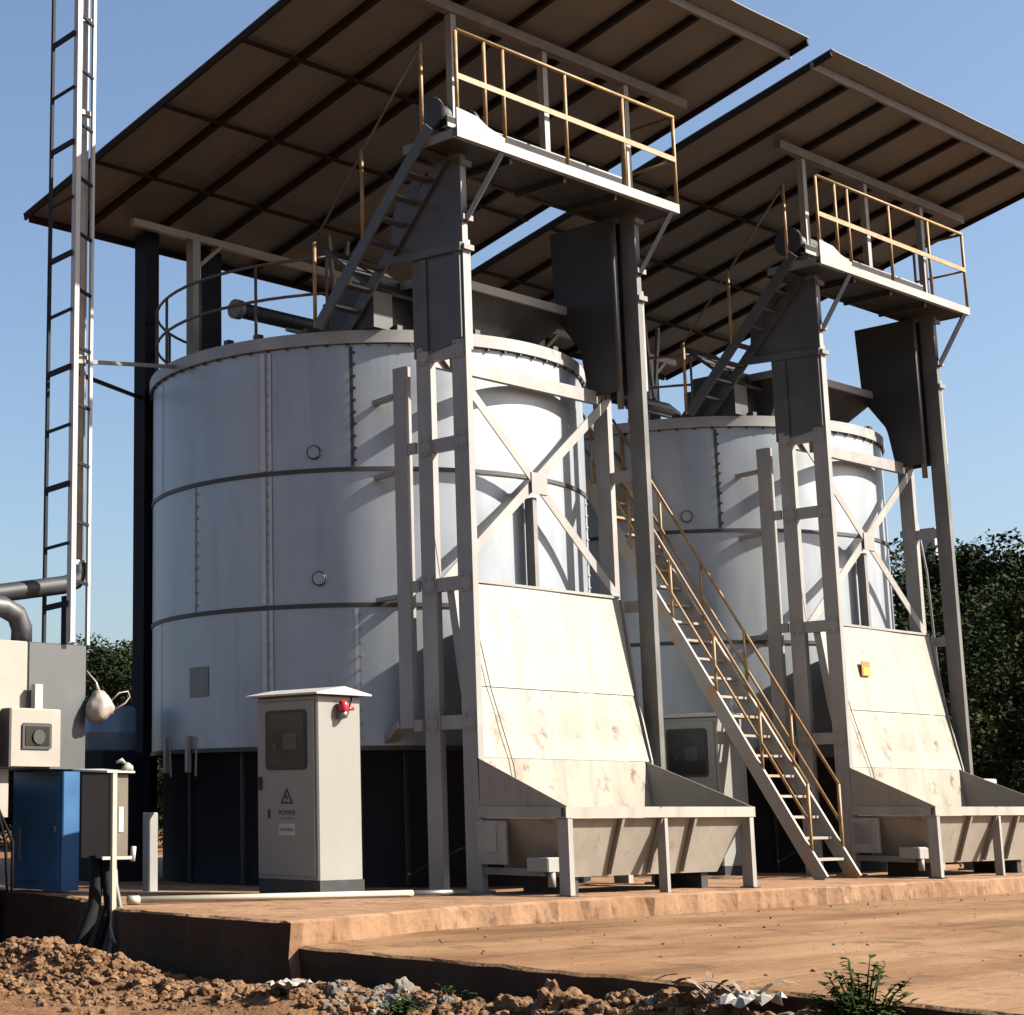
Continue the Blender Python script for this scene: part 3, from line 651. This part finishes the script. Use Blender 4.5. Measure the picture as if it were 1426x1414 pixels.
MB().box(-4.46, -4.12, 3.022, 3.0295, 1.70, 1.92).build('gauge_glass', 'window_pane', pf)
MB().tube([(-4.28, 3.0215, 1.80), (-4.28, 3.00, 1.80)], .085, 14).build('gauge_dial', 'dark_steel', pf)
MB().box(-4.28, -4.17, 3.1, 3.18, 2.133, 2.42).build('conduit_cover', 'label_white', cp)
bb = MB().cham(-3.72, -3.46, 3.28, 4.32, .02, 1.43, .015).build('blue_base', 'blue_paint', bur)
MB().box(-3.74, -3.722, 3.34, 4.26, .12, 1.36).build('base_door', 'blue_paint', bb)
MB().box(-3.765, -3.741, 3.38, 3.42, .70, .78).build('door_latch', 'galvanised', bb)
MB().box(-3.756, -3.741, 4.10, 4.13, .35, .75).build('door_handle', 'cable_grey', bb)
MB().box(-5.8, -3.9, 4.45, 4.9, -.6, 1.3).build('burner_plinth', 'dark_steel', bur)
MB().tube([(-4.9, 3.15, 2.0), (-4.86, 3.1, 1.2), (-4.7, 3.05, .6), (-4.66, 3.05, .05)], .018, 6).build('fuel_hose', 'cable_black', bur)
MB().tube([(-4.98, 3.15, 1.7), (-4.84, 3.1, 1.1), (-4.6, 3.05, .6), (-4.6, 3.05, .05)], .018, 6).build('fuel_hose', 'cable_black', bur)

jn = thing('junction_box', (-4.0, 1.95, -.25), 'olive brown junction box on a thin cream post at the slab edge', 'electrical box')
MB().cham(-4.10, -3.80, 1.92, 2.42, .43, 1.37, .015).build('box_body', 'box_olive', jn)
MB().box(-3.965, -3.82, 1.905, 1.918, .75, 1.04).build('label_plate', 'cream_post', jn) if False else None
lb = MB().box(-3.95, -3.88, 1.912, 1.9185, .72, 1.0).build('label_plate', 'label_white', jn)
MB().plate([(-4.16, 1.86, 1.375), (-3.76, 1.86, 1.375), (-3.74, 2.48, 1.41), (-4.18, 2.48, 1.40)], (0, 0, .022)).build('box_lid', 'label_white', jn)
MB().box(-4.075, -4.015, 1.862, 1.905, -.42, 1.37).build('post', 'cream_post', jn)
MB().box(-4.2, -3.74, 1.88, 1.90, .42, .455).build('bracket', 'cream_post', jn)
MB().tube([(-3.76, 1.9, .40), (-3.74, 1.9, .56)], .03, 8).build('cable_gland', 'label_white', jn)
nearer(jn, .914)
rag = MB()
rag.tube([(-3.86, 1.95, 1.41), (-3.80, 1.95, 1.45), (-3.74, 1.98, 1.43), (-3.70, 2.0, 1.38)], [.03, .05, .045, .02], 7)
rag.tube([(-3.84, 2.1, 1.50), (-3.78, 2.08, 1.52), (-3.74, 2.06, 1.48)], [.015, .03, .015], 6)
rg = rag.build('plastic_rag', 'paper_white', None, (-3.8, 1.98, 1.41)); nearer(rg, .914)
tag(rg, 'crumpled white plastic scrap lying on the junction box lid', 'scrap')
for i, (a, b_, c_, r_, mt) in enumerate(((-4.06, 2.2, -4.30, .075, 'cable_black'), (-3.98, 2.1, -4.12, .055, 'cable_black'), (-3.90, 2.05, -3.96, .03, 'cable_grey'))):
    t_ = MB().tube([(a, b_, .45), (a - .02, b_ - .05, .15), ((a + c_) / 2, b_ - .15, -.1), (c_ - .1, b_ - .15, -.55), (c_ - .25, b_ - .3, -.80)], r_, 8).build('power_cable', mt, None, (a, b_, -.5))
    nearer(t_, .914)
    tag(t_, ['thick black power cable running down from junction box to trench', 'thinner black power cable beside the thickest one below the junction box', 'grey power cable nearest the cream post below the junction box'][i], 'cable', 'cables below the junction box')
lw0 = MB().tube([(-4.02, 1.95, -.2), (-4.1, 1.85, -.3), (-4.12, 1.75, -.45), (-4.05, 1.7, -.55)], .012, 6).build('loose_wire', 'label_white', None, (-4.05, 1.8, -.5)); nearer(lw0, .914)
tag(lw0, 'thin white loose wire curling in the trench below the junction box', 'wire')

# bag hooked on the mast, drum behind
bag = thing('plastic_bag', (-3.2, 3.2, 1.9), 'knotted beige plastic bag hanging beside the burner cabinet', 'bag')
m = MB(); nu_, nv_ = 30, 20; vs = []
for j in range(nv_ + 1):
    for i in range(nu_):
        q = 2 * math.pi * i / nu_; w_ = math.pi * j / nv_
        d = Vector((math.sin(w_) * math.cos(q), math.sin(w_) * math.sin(q), math.cos(w_)))
        r_ = 1 + .18 * noise.noise(d * 1.3 + Vector((3, 1, 7))) + .12 * abs(noise.noise(Vector((d.x * 5, d.y * 5, d.z * 1.5)))) - .10 * abs(noise.noise(d * 9))
        vs.append((-3.30 + .17 * r_ * d.x * (1 - .35 * d.z), 3.14 + .17 * r_ * d.y * (1 - .35 * d.z), 2.20 + .185 * r_ * d.z + .03 * d.x))
m.add(vs, [(j * nu_ + i, (j + 1) * nu_ + i, (j + 1) * nu_ + (i + 1) % nu_, j * nu_ + (i + 1) % nu_) for j in range(nv_) for i in range(nu_)], True)
m.build('bag_body', 'plastic_bag', bag)
MB().tube([(-3.31, 3.14, 2.36), (-3.33, 3.16, 2.48), (-3.41, 3.25, 2.62)], [.035, .012, .010], 6).build('tie_string', 'plastic_bag', bag)
MB().tube([(-3.16, 3.08, 2.26), (-3.06, 3.05, 2.36), (-2.95, 3.02, 2.38), (-2.92, 3.02, 2.32), (-2.98, 3.03, 2.24), (-3.14, 3.08, 2.14)], .011, 6).build('bag_loop', 'plastic_bag', bag)
dr = thing('water_drum', (-.97, 5.9, 0), 'small dull blue drum on a dark stand between burner cabinet and nearer tank', 'drum')
MB().lathe((-.97, 5.9), [(.02, 1.75), (.34, 1.75), (.36, 1.78), (.36, 2.0), (.375, 2.02), (.36, 2.04), (.36, 2.34), (.33, 2.38), (.02, 2.39)], 32).build('drum_body', 'drum_blue', dr)
MB().tube([(-.97, 5.9, 2.38), (-.97, 5.9, 2.42)], .08, 14).build('drum_cap', 'dark_steel', dr)
MB().cham(-1.4, -.55, 5.5, 6.3, 0, 1.745, .02).build('drum_stand', 'post_navy', dr)
bo = MB().cham(-2.68, -2.54, 2.92, 3.06, 0, .93, .012).build('marker_post', 'frame_paint', None, (-2.61, 2.99, 0))
tag(bo, 'short pale square post standing on the slab left of the cabinet', 'post')
pp = thing('drain_pipe', (-3.0, .3, 0), 'long cream plastic pipe lying on the slab before the cabinet', 'pipe')
PA, PB = Vector((-4.72, .74, .045)), Vector((-1.34, -.12, .045))
MB().tube([PA, PB], .036, 12).build('pipe_length', 'pvc_pipe', pp)
MB().tube([PB - Vector((.02, -.007, 0)), PB + Vector((.75, -.19, 0))], .032, 12).build('pipe_end', 'galvanised', pp)
MB().tube([PA + Vector((-.02, .01, 0)), PA + Vector((.1, -.03, 0))], .045, 12).build('pipe_socket', 'pvc_pipe', pp)

# ---------------------------------------------------------------- ground
def fbm(x, y, s, o=4, seed=0.0): return noise.fractal(Vector((x * s, y * s, seed)), .9, 2.1, o)
def sstep(a, b, x): t = min(1, max(0, (x - a) / (b - a))); return t * t * (3 - 2 * t)
def ground_h(u, v):
    h = -.66
    near = 1 - sstep(10, 22, math.hypot(u + 6, v + 3))
    h += .34 * math.exp(-((u + 6.15 + .12 * (v - .2)) / .5) ** 2 - ((v - .3) / 1.5) ** 2)          # spoil heap along the trench
    h += .16 * math.exp(-((u + 6.0) / .8) ** 2 - ((v - 2.9) / 1.4) ** 2)
    h += .15 * math.exp(-((u + 6.25) / .42) ** 2 - ((v + 3.0) / .9) ** 2)
    h += .13 * math.exp(-((u + 6.4) / .35) ** 2 - ((v + 6.6) / 1.6) ** 2)
    e = -5.22 + (v + 1.8) * .075                                                # apron edge: a low berm of rubble lies against it
    if v < 2: h += (.15 * sstep(-2.2, -3.4, v) + .15 * sstep(-5.0, -6.6, v)) * math.exp(-((u - (e - .36)) / .26) ** 2)
    rough = .35 + .65 * math.exp(-((u + 6.2) / .75) ** 2)
    h += near * rough * (.05 * fbm(u, v, 1.6) + .024 * fbm(u, v, 5.5, 3, 3.0) + .018 * fbm(u, v, 14, 3, 7.0))
    return h
def axis(a, b, st, far, grow=1.5):
    xs = [a + i * st for i in range(int((b - a) / st) + 1)]
    d = st; x = xs[-1]
    while x < far: d *= grow; x += d; xs.append(x)
    d = st; x = xs[0]; pre = []
    while x > -far: d *= grow; x -= d; pre.append(x)
    return pre[::-1] + xs
ax, ay = axis(-9.4, -4.6, .036, 900), axis(-9.4, 5.0, .045, 900)
m = MB(); vs = [(u, v, ground_h(u, v)) for v in ay for u in ax]; W = len(ax)
m.add(vs, [(j * W + i, j * W + i + 1, (j + 1) * W + i + 1, (j + 1) * W + i) for j in range(len(ay) - 1) for i in range(W - 1)], True)
tag(m.build('ground', 'soil'), kind='structure')

def rough_slab(pts, ztop, zbot, name, mt, amp=.05, step=.12, seed=1.0, noisy=None, dark=()):
    """a slab whose broken outline is jittered; the side slopes out a little at the foot"""
    out = []; ids = []
    n = len(pts)
    for i in range(n):
        a, b_ = Vector(pts[i]), Vector(pts[(i + 1) % n]); L_ = (b_ - a).length
        k = max(1, int(L_ / step)) if (noisy is None or i in noisy) else 1
        d = (b_ - a).normalized(); nrm = Vector((d.y, -d.x))
        for j in range(k):
            p = a.lerp(b_, j / k)
            q = p + nrm * (amp * fbm(p.x, p.y, 1.3, 4, seed) + amp * .5 * fbm(p.x, p.y, 6, 2, seed + 5)) if k > 1 else p
            out.append((q, nrm)); ids.append(i)
    N_ = len(out); m = MB(); vs = []
    lev = [(0, ztop, .035), (0, ztop - .022, .0), (.0, (ztop * .55 + zbot * .45), 0.0), (0, zbot, -.045)]
    for k, (o_, z, ins) in enumerate(lev):
        for q, nrm in out:
            jit = .04 * fbm(q.x, q.y, 1.7, 4, 11 + k * .8) - .10 * max(0, noise.noise(Vector((q.x * 3.1, q.y * 3.1, 2.0 + .9 * k))) - .28) if noisy is not None and k in (0, 1, 2) else 0
            dz = (.012 * fbm(q.x, q.y, 2.2, 3, 9.0) if k < 2 else 0)
            if noisy is not None and k < 3: jit += .05 * (random.Random(int(math.floor((q.x + q.y * .7) / .9 + .4 * math.sin(q.x * 1.3))) * 7 + int(seed * 10)).random() - .5)
            p = q - nrm * ins + nrm * jit; vs.append((p.x, p.y, z + dz))
    fs = [tuple(range(N_))]
    for k in range(3):
        for i in range(N_): j = (i + 1) % N_; fs.append((k * N_ + i, (k + 1) * N_ + i, (k + 1) * N_ + j, k * N_ + j))
    m.add(vs, fs); o = m.build(name, mt); o.data.materials.append(M['shaded_earth'])
    for k in (1, 2):                          # the cut faces along the trench are earth with their shade painted in
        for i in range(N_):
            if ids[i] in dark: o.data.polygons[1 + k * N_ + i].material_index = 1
    return tag(o, kind='structure')
# front edge runs along v = -1.5 .. -1.9, left edge beside the trench
slab_pts = [(-5.36, -2.36), (-2.3, -1.74), (2.8, -1.47), (6.4, -1.62), (9.8, -1.72), (34, -1.9), (34, 16), (-9, 16), (-9, 5.2), (-3.6, 4.9), (-4.08, 2.65), (-5.40, -.06)]
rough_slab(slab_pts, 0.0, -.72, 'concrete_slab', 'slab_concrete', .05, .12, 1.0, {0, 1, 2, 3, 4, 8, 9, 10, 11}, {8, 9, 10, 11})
apron_pts = [(-5.22, -1.8), (-5.48, -5.0), (-5.66, -7.2), (-5.85, -10.5), (-6.0, -15), (40, -15), (40, -1.2)]
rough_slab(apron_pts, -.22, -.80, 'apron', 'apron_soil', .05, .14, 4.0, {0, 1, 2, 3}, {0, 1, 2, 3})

# loose stones: uncountable rubble as stuff, the big lumps as things
def rock_mesh(m, c, r, seed, flat=.7):
    t = (1 + 5 ** .5) / 2
    ico = [(-1, t, 0), (1, t, 0), (-1, -t, 0), (1, -t, 0), (0, -1, t), (0, 1, t), (0, -1, -t), (0, 1, -t), (t, 0, -1), (t, 0, 1), (-t, 0, -1), (-t, 0, 1)]
    fc = [(0, 11, 5), (0, 5, 1), (0, 1, 7), (0, 7, 10), (0, 10, 11), (1, 5, 9), (5, 11, 4), (11, 10, 2), (10, 7, 6), (7, 1, 8), (3, 9, 4), (3, 4, 2), (3, 2, 6), (3, 6, 8), (3, 8, 9), (4, 9, 5), (2, 4, 11), (6, 2, 10), (8, 6, 7), (9, 8, 1)]
    rnd = random.Random(seed); rot = Matrix.Rotation(rnd.uniform(0, 6.28), 3, 'Z') @ Matrix.Rotation(rnd.uniform(0, 6.28), 3, 'X')
    vs = []; P = [Vector(p).normalized() for p in ico]
    if r > .03:                               # bigger stones get a broken, finer surface
        for it in range(2 if r > .06 else 1):
            mid = {}; nf = []
            def mp_(i, j):
                k = (min(i, j), max(i, j))
                if k not in mid: mid[k] = len(P); P.append(((P[i] + P[j]) / 2).normalized())
                return mid[k]
            for i, j, k in fc:
                x, y, z = mp_(i, j), mp_(j, k), mp_(k, i); nf += [(i, x, z), (x, j, y), (z, y, k), (x, y, z)]
            fc = nf
    sc = Vector((rnd.uniform(.7, 1.3), rnd.uniform(.65, 1.2), 1)); so = Vector((rnd.uniform(0, 99), rnd.uniform(0, 99), 0))
    for p in P:
        q = rot @ p * r * (1 + .55 * noise.noise(p * 1.3 + so) + .28 * noise.noise(p * 3.2 + so) + (rnd.uniform(-.16, .16) if r <= .03 else .12 * noise.noise(p * 7 + so)))
        vs.append((c[0] + q.x * sc.x, c[1] + q.y * sc.y, c[2] + q.z * flat))
    m.add(vs, fc)
rnd = random.Random(3)
def scatter(n, cu, cv, su, sv, r0, r1, name, mt, pw=3):
    m = MB()
    for k in range(n):
        u, v = rnd.gauss(cu, su), rnd.gauss(cv, sv)
        if u > -5.5 - .05 * max(0, -v - 4): continue
        r = r0 + (r1 - r0) * rnd.random() ** pw
        rock_mesh(m, (u, v, ground_h(u, v) + r * .25), r, rnd.random() * 1e6)
    return tag(m.build(name, mt), kind='stuff')
tag(scatter(7500, -6.35, .4, .5, 1.7, .005, .062, 'loose_rubble', 'stone_brown', 6), 'loose brown clods and gravel on the spoil heap')
tag(scatter(3000, -6.0, -5.2, .25, 2.2, .006, .085, 'stone_litter', 'stone_brown', 6), 'brown stones and clods strewn along the foot of the apron')
m = MB(); rg_ = random.Random(21)
for k in range(420):
    u, v = rg_.uniform(-5.4, 14), -1.75 - 7 * rg_.random() ** 1.6
    if u < -5.35 - (v + 1.8) * -.075: continue
    r = .005 + .016 * rg_.random() ** 5; rock_mesh(m, (u, v, -.215 + r * .3), r, k)
tag(m.build('ground_grit', 'stone_brown'), 'fine grit and pebbles scattered over the earth apron', kind='stuff')
tag(scatter(380, -5.95, -3.95, .14, .26, .010, .07, 'ash_heap', 'stone_grey', 3), 'heap of pale grey ash and broken mortar below the apron edge')
tag(scatter(130, -5.95, -6.4, .14, .7, .008, .055, 'broken_mortar', 'stone_grey', 3), 'pale broken mortar bits strewn near the weed')
for i, (u, v, r, mt, lb) in enumerate(((-5.82, -4.15, .085, 'stone_grey', 'largest pale grey pointed lump standing on the ash heap'),
                                      (-5.95, -5.3, .09, 'stone_brown', 'brown rounded lump right of the ash heap'),
                                      (-5.98, -5.75, .095, 'stone_brown', 'cracked brown lump between ash heap and dry leaves'),
                                      (-6.02, -3.55, .08, 'stone_grey', 'flat grey lump on the left side of the ash heap'))):
    m = MB(); rock_mesh(m, (u, v, ground_h(u, v) + r * .5), r, 50 + i, 1.0); tag(m.build('stone', mt, None, (u, v, ground_h(u, v))), lb, 'stone', 'larger stones in the foreground')

def strip(m, pts, w, side):
    pts = [Vector(p) for p in pts]; side = Vector(side); n = len(pts); vs = []
    for i, p in enumerate(pts):
        k = w * math.sin(math.pi * (i + .35) / (n - .3 + .35)); vs += [p - side * k, p + side * k + Vector((0, 0, .4 * k))]
    m.add(vs, [(2 * i, 2 * i + 1, 2 * i + 3, 2 * i + 2) for i in range(n - 1)])
# crumpled scraps and dry palm leaves near the bottom right
def scrap(u, v, r, name, mt, label, cat, seed):
    m = MB(); rn = random.Random(seed); n = 9; vs = []
    zb = ground_h(u, v)
    for j in range(n):
        for i in range(n):
            a, b_ = (i / (n - 1) - .5) * 2 * r, (j / (n - 1) - .5) * 1.3 * r
            vs.append((u + a + rn.uniform(-.02, .02), v + b_ + rn.uniform(-.02, .02), zb + .05 + .5 * r * abs(math.sin(4 * a / r + seed)) * .5 + rn.uniform(0, .22) * r))
    m.add(vs, [(j * n + i, j * n + i + 1, (j + 1) * n + i + 1, (j + 1) * n + i) for j in range(n - 1) for i in range(n - 1)])
    return tag(m.build(name, mt, None, (u, v, zb)), label, cat)
scrap(-6.02, -7.45, .22, 'paper_scrap', 'paper_white', 'crumpled pale paper sheet right of the dry leaves', 'scrap', 1)
scrap(-5.95, -7.0, .17, 'cloth_scrap', 'dry_leaf', 'crumpled tan cloth below the apron edge', 'scrap', 2)
scrap(-6.25, -3.3, .2, 'paper_scrap', 'paper_white', 'torn whitish sack piece left of the ash heap', 'scrap', 5)
scrap(-5.15, 2.5, .16, 'plastic_scrap', 'paper_white', 'small white plastic scrap lying in the trench at left', 'scrap', 6)
fr = thing('palm_frond', (-6.05, -7.3, ground_h(-6.05, -7.3)), 'dry brown palm frond lying beside the green weed', 'dry leaf')
m = MB(); rn = random.Random(9)
for k in range(16):
    a = rn.uniform(-.6, 3.4); L_ = rn.uniform(.25, .5); o = Vector((-6.05 + rn.uniform(-.1, .1), -7.3 + rn.uniform(-.15, .15), ground_h(-6.05, -7.3) + .06))
    d = Vector((math.cos(a), math.sin(a), .25)); strip(m, [o + d * (L_ * t / 5) + Vector((0, 0, .22 * L_ * math.sin(math.pi * t / 5))) for t in range(6)], .022, Vector((-math.sin(a), math.cos(a), 0)))
m.build('leaf_blades', 'dry_leaf', fr)

# green weed in the corner and a grass tuft
def plant(u, v, n, h, name, label, seed, lw=.05, spread=.28):
    z0 = ground_h(u, v); w_ = thing(name, (u, v, z0), label, 'plant')
    rn = random.Random(seed); st_ = MB(); lf = MB()
    for k in range(n):
        a = rn.uniform(0, 6.28); r_ = spread * rn.random() ** .6; hh = h * rn.uniform(.25, 1.0) * (1.25 - .6 * r_ / spread + .35 * math.sin(a * 3 + seed))
        p0 = Vector((u + r_ * .3 * math.cos(a), v + r_ * .3 * math.sin(a), z0 - .02)); p2 = Vector((u + r_ * math.cos(a), v + r_ * math.sin(a), z0 + hh)); p1 = (p0 + p2) / 2 + Vector((0, 0, .06))
        st_.tube([p0, p1, p2], [.007, .006, .003], 4)
        for q in range(9):
            t = .25 + .75 * q / 8; c = p0.lerp(p2, t) + Vector((0, 0, .05 * math.sin(3.14 * t))); b_ = rn.uniform(0, 6.28); L_ = lw * rn.uniform(.8, 1.8)
            d = Vector((math.cos(b_), math.sin(b_), rn.uniform(-.2, .7))); sd = Vector((-math.sin(b_), math.cos(b_), 0))
            lf.add([c, c + d * L_ * .5 + sd * L_ * .32, c + d * L_ + Vector((0, 0, -.2 * L_)), c + d * L_ * .5 - sd * L_ * .32], [(0, 1, 2, 3)])
    st_.build('stems', 'weed_leaf', w_); lf.build('leaves', 'weed_leaf', w_)
plant(-6.05, -8.25, 85, .36, 'weed', 'leafy green weed growing at the bottom right by the apron edge', 4, .05, .32)
plant(-6.2, -4.55, 26, .16, 'grass_tuft', 'low green tuft at the bottom edge below the ash heap', 5, .05, .2)
plant(-5.75, -4.6, 9, .2, 'dry_weed', 'sparse weed stalks right of the ash heap', 8, .03, .2)

# ---------------------------------------------------------------- background
def crown_mesh(seed, h, w, n, name):
    rn = random.Random(seed); m = MB()
    lobes = []
    for k in range(52):
        a = rn.uniform(0, 6.28); zz = rn.uniform(.12, .95); rad = w * .5 * math.sin(math.pi * min(.98, zz * .8 + .16)) ** .7
        q = rad * rn.uniform(.35, 1.0); lobes.append((Vector((q * math.cos(a), q * math.sin(a), zz * h)), w * rn.uniform(.06, .17)))
    for k in range(n):
        c, r_ = lobes[rn.randrange(len(lobes))]
        d = Vector((rn.gauss(0, 1), rn.gauss(0, 1), rn.gauss(0, 1))).normalized() * r_ * rn.random() ** .35
        p = c + d; L_ = rn.uniform(.04, .10)
        a = Vector((rn.gauss(0, 1), rn.gauss(0, 1), rn.gauss(0, .6))).normalized(); b_ = a.cross(Vector((rn.gauss(0, 1), rn.gauss(0, 1), rn.gauss(0, 1)))).normalized()
        m.add([p - a * L_, p - b_ * L_ * .5, p + a * L_, p + b_ * L_ * .5], [(0, 1, 2, 3)])
    return m
def trunk_mesh(seed, h, w):
    rn = random.Random(seed); m = MB()
    m.tube([(0, 0, -.1), (.05, .03, h * .25), (-.04, .05, h * .5), (.05, 0, h * .8)], [.24, .19, .14, .05], 8)
    for k in range(8):
        a = rn.uniform(0, 6.28); z = h * rn.uniform(.2, .6); L_ = w * rn.uniform(.25, .42)
        m.tube([(0, 0, z), (L_ * .5 * math.cos(a), L_ * .5 * math.sin(a), z + L_ * .45), (L_ * math.cos(a), L_ * math.sin(a), z + L_ * .7)], [.09, .06, .02], 6)
    return m
protos = []
for s_ in range(3):
    o = thing('broadleaf_tree', (0, 0, 0), 'x', 'tree', 'trees behind the site')
    crown_mesh(20 + s_, 7.0, 8.0, 70000, 'c').build('crown', 'foliage', o); trunk_mesh(40 + s_, 7.0, 8.0).build('trunk', 'bark', o)
    protos.append(o)
def dir_pt(px, dist):
    a = math.radians(49.515) - math.atan((px - 265.7) / 2542.3); return (-16.97 + dist * math.cos(a), -14.59 + dist * math.sin(a))
spots = [(1262, 52, 1.14, 'dark green tree just right of the farther tank'),
         (1325, 47, 1.06, 'dark green tree behind the right-hand tower column'),
         (1392, 43, .88, 'dark green tree next to the right picture edge'),
         (1460, 45, .84, 'dark green tree cut off by the right picture edge'),
         (1420, 58, .95, 'farther tree filling the gap at the right picture edge'),
         (165, 72, 1.1, 'dark tree seen between mast and nearer tank'),
         (105, 78, 1.12, 'dark tree behind the mast at left'),
         (210, 80, 1.15, 'dark tree mostly hidden behind the tall navy post'),
         (30, 84, 1.12, 'dark tree hidden behind the burner cabinet at left')]
used = [False] * 3
for i, (px, dist, sc, lab) in enumerate(spots):
    p = protos[i % 3]
    if not used[i % 3]: o = p; used[i % 3] = True
    else: o = shift_copy(p, (0, 0, 0), lab)
    x_, y_ = dir_pt(px, dist); o.location = Vector((x_, y_, -.7)) * S; o['label'] = lab
    o.rotation_euler = (0, 0, i * 1.9); o.scale = (sc, sc, sc)
x_, y_ = dir_pt(1300, 60)
sh = thing('grey_shed', (x_, y_, -.6), 'grey flat-roofed shed showing above the trees at right', 'shed')
MB().box(x_ - .5, x_ + .5, y_ - .5, y_ + .5, -.7, 9.1).build('wall', 'shed_grey', sh)
MB().box(x_ - .56, x_ + .56, y_ - .56, y_ + .56, 9.102, 9.3).build('roof', 'shed_grey', sh)
lw_ = thing('low_container', (13.6, 3.6, 0), 'long low cream container at the right picture edge behind the farther trough', 'container')
MB().cham(12.9, 16.5, 1.9, 3.4, .05, 1.42, .02).build('container_body', 'cabinet_paint', lw_)
MB().cham(12.82, 16.6, 1.82, 3.48, 1.423, 1.50, .02).build('container_lid', 'cabinet_lid', lw_)
x1, y1 = dir_pt(1275, 34); x2, y2 = dir_pt(1296, 34)
tag(MB().tube([(x1, y1, 7.15), (x2, y2, 5.0), (x2 + .2, y2 - .1, -.6)], .02, 5).build('guy_wire', 'cable_grey', None, (x2, y2, 0)), 'thin sagging guy wire right of the farther tank', 'wire')

# tidy: drop the builder's private property
for o in C.objects:
    if '_b' in o: del o['_b']

# ---------------------------------------------------------------- light
SUN_AZ, SUN_EL = -52.0, 36.0
sd = Vector((math.cos(R(SUN_AZ)) * math.cos(R(SUN_EL)), math.sin(R(SUN_AZ)) * math.cos(R(SUN_EL)), math.sin(R(SUN_EL))))
lamp = bpy.data.lights.new('sun', 'SUN'); lamp.energy = 5.0; lamp.angle = R(.5); lamp.color = (1.0, .92, .80)
lo = bpy.data.objects.new('sun', lamp); C.objects.link(lo); lo.rotation_euler = (-sd).to_track_quat('-Z', 'Y').to_euler(); lo.location = sd * 60
wd = bpy.data.worlds.new('World'); bpy.context.scene.world = wd; wd.use_nodes = True
N, L = wd.node_tree.nodes, wd.node_tree.links
sky = N.new('ShaderNodeTexSky'); sky.sky_type = 'NISHITA'; sky.sun_disc = False
sky.sun_elevation = R(SUN_EL); sky.sun_rotation = R(90 - SUN_AZ); sky.air_density = 1.0; sky.dust_density = 2.2; sky.ozone_density = 2.4
bg = N['Background']; bg.inputs['Strength'].default_value = .054
L.new(sky.outputs[0], bg.inputs['Color'])

# ---------------------------------------------------------------- camera
cd = bpy.data.cameras.new('camera'); cam = bpy.data.objects.new('camera', cd); C.objects.link(cam)
cd.sensor_width = 36; cd.sensor_fit = 'HORIZONTAL'; cd.lens = 2542.3 / 1426 * 36; cd.clip_end = 3000; cd.clip_start = .1
cd.shift_x = (713 - 265.7) / 1426; cd.shift_y = -(707 - 609.1) / 1426
cam.location = Vector((-16.97, -14.59, 1.0)) * S
cam.rotation_euler = (R(90 + 11.440), 0, R(49.515 - 90))
sc = bpy.context.scene; sc.camera = cam
sc.view_settings.view_transform = 'Standard'; sc.view_settings.look = 'None'; sc.view_settings.gamma = 1; sc.view_settings.use_curve_mapping = False
sc.view_settings.exposure = 1.78
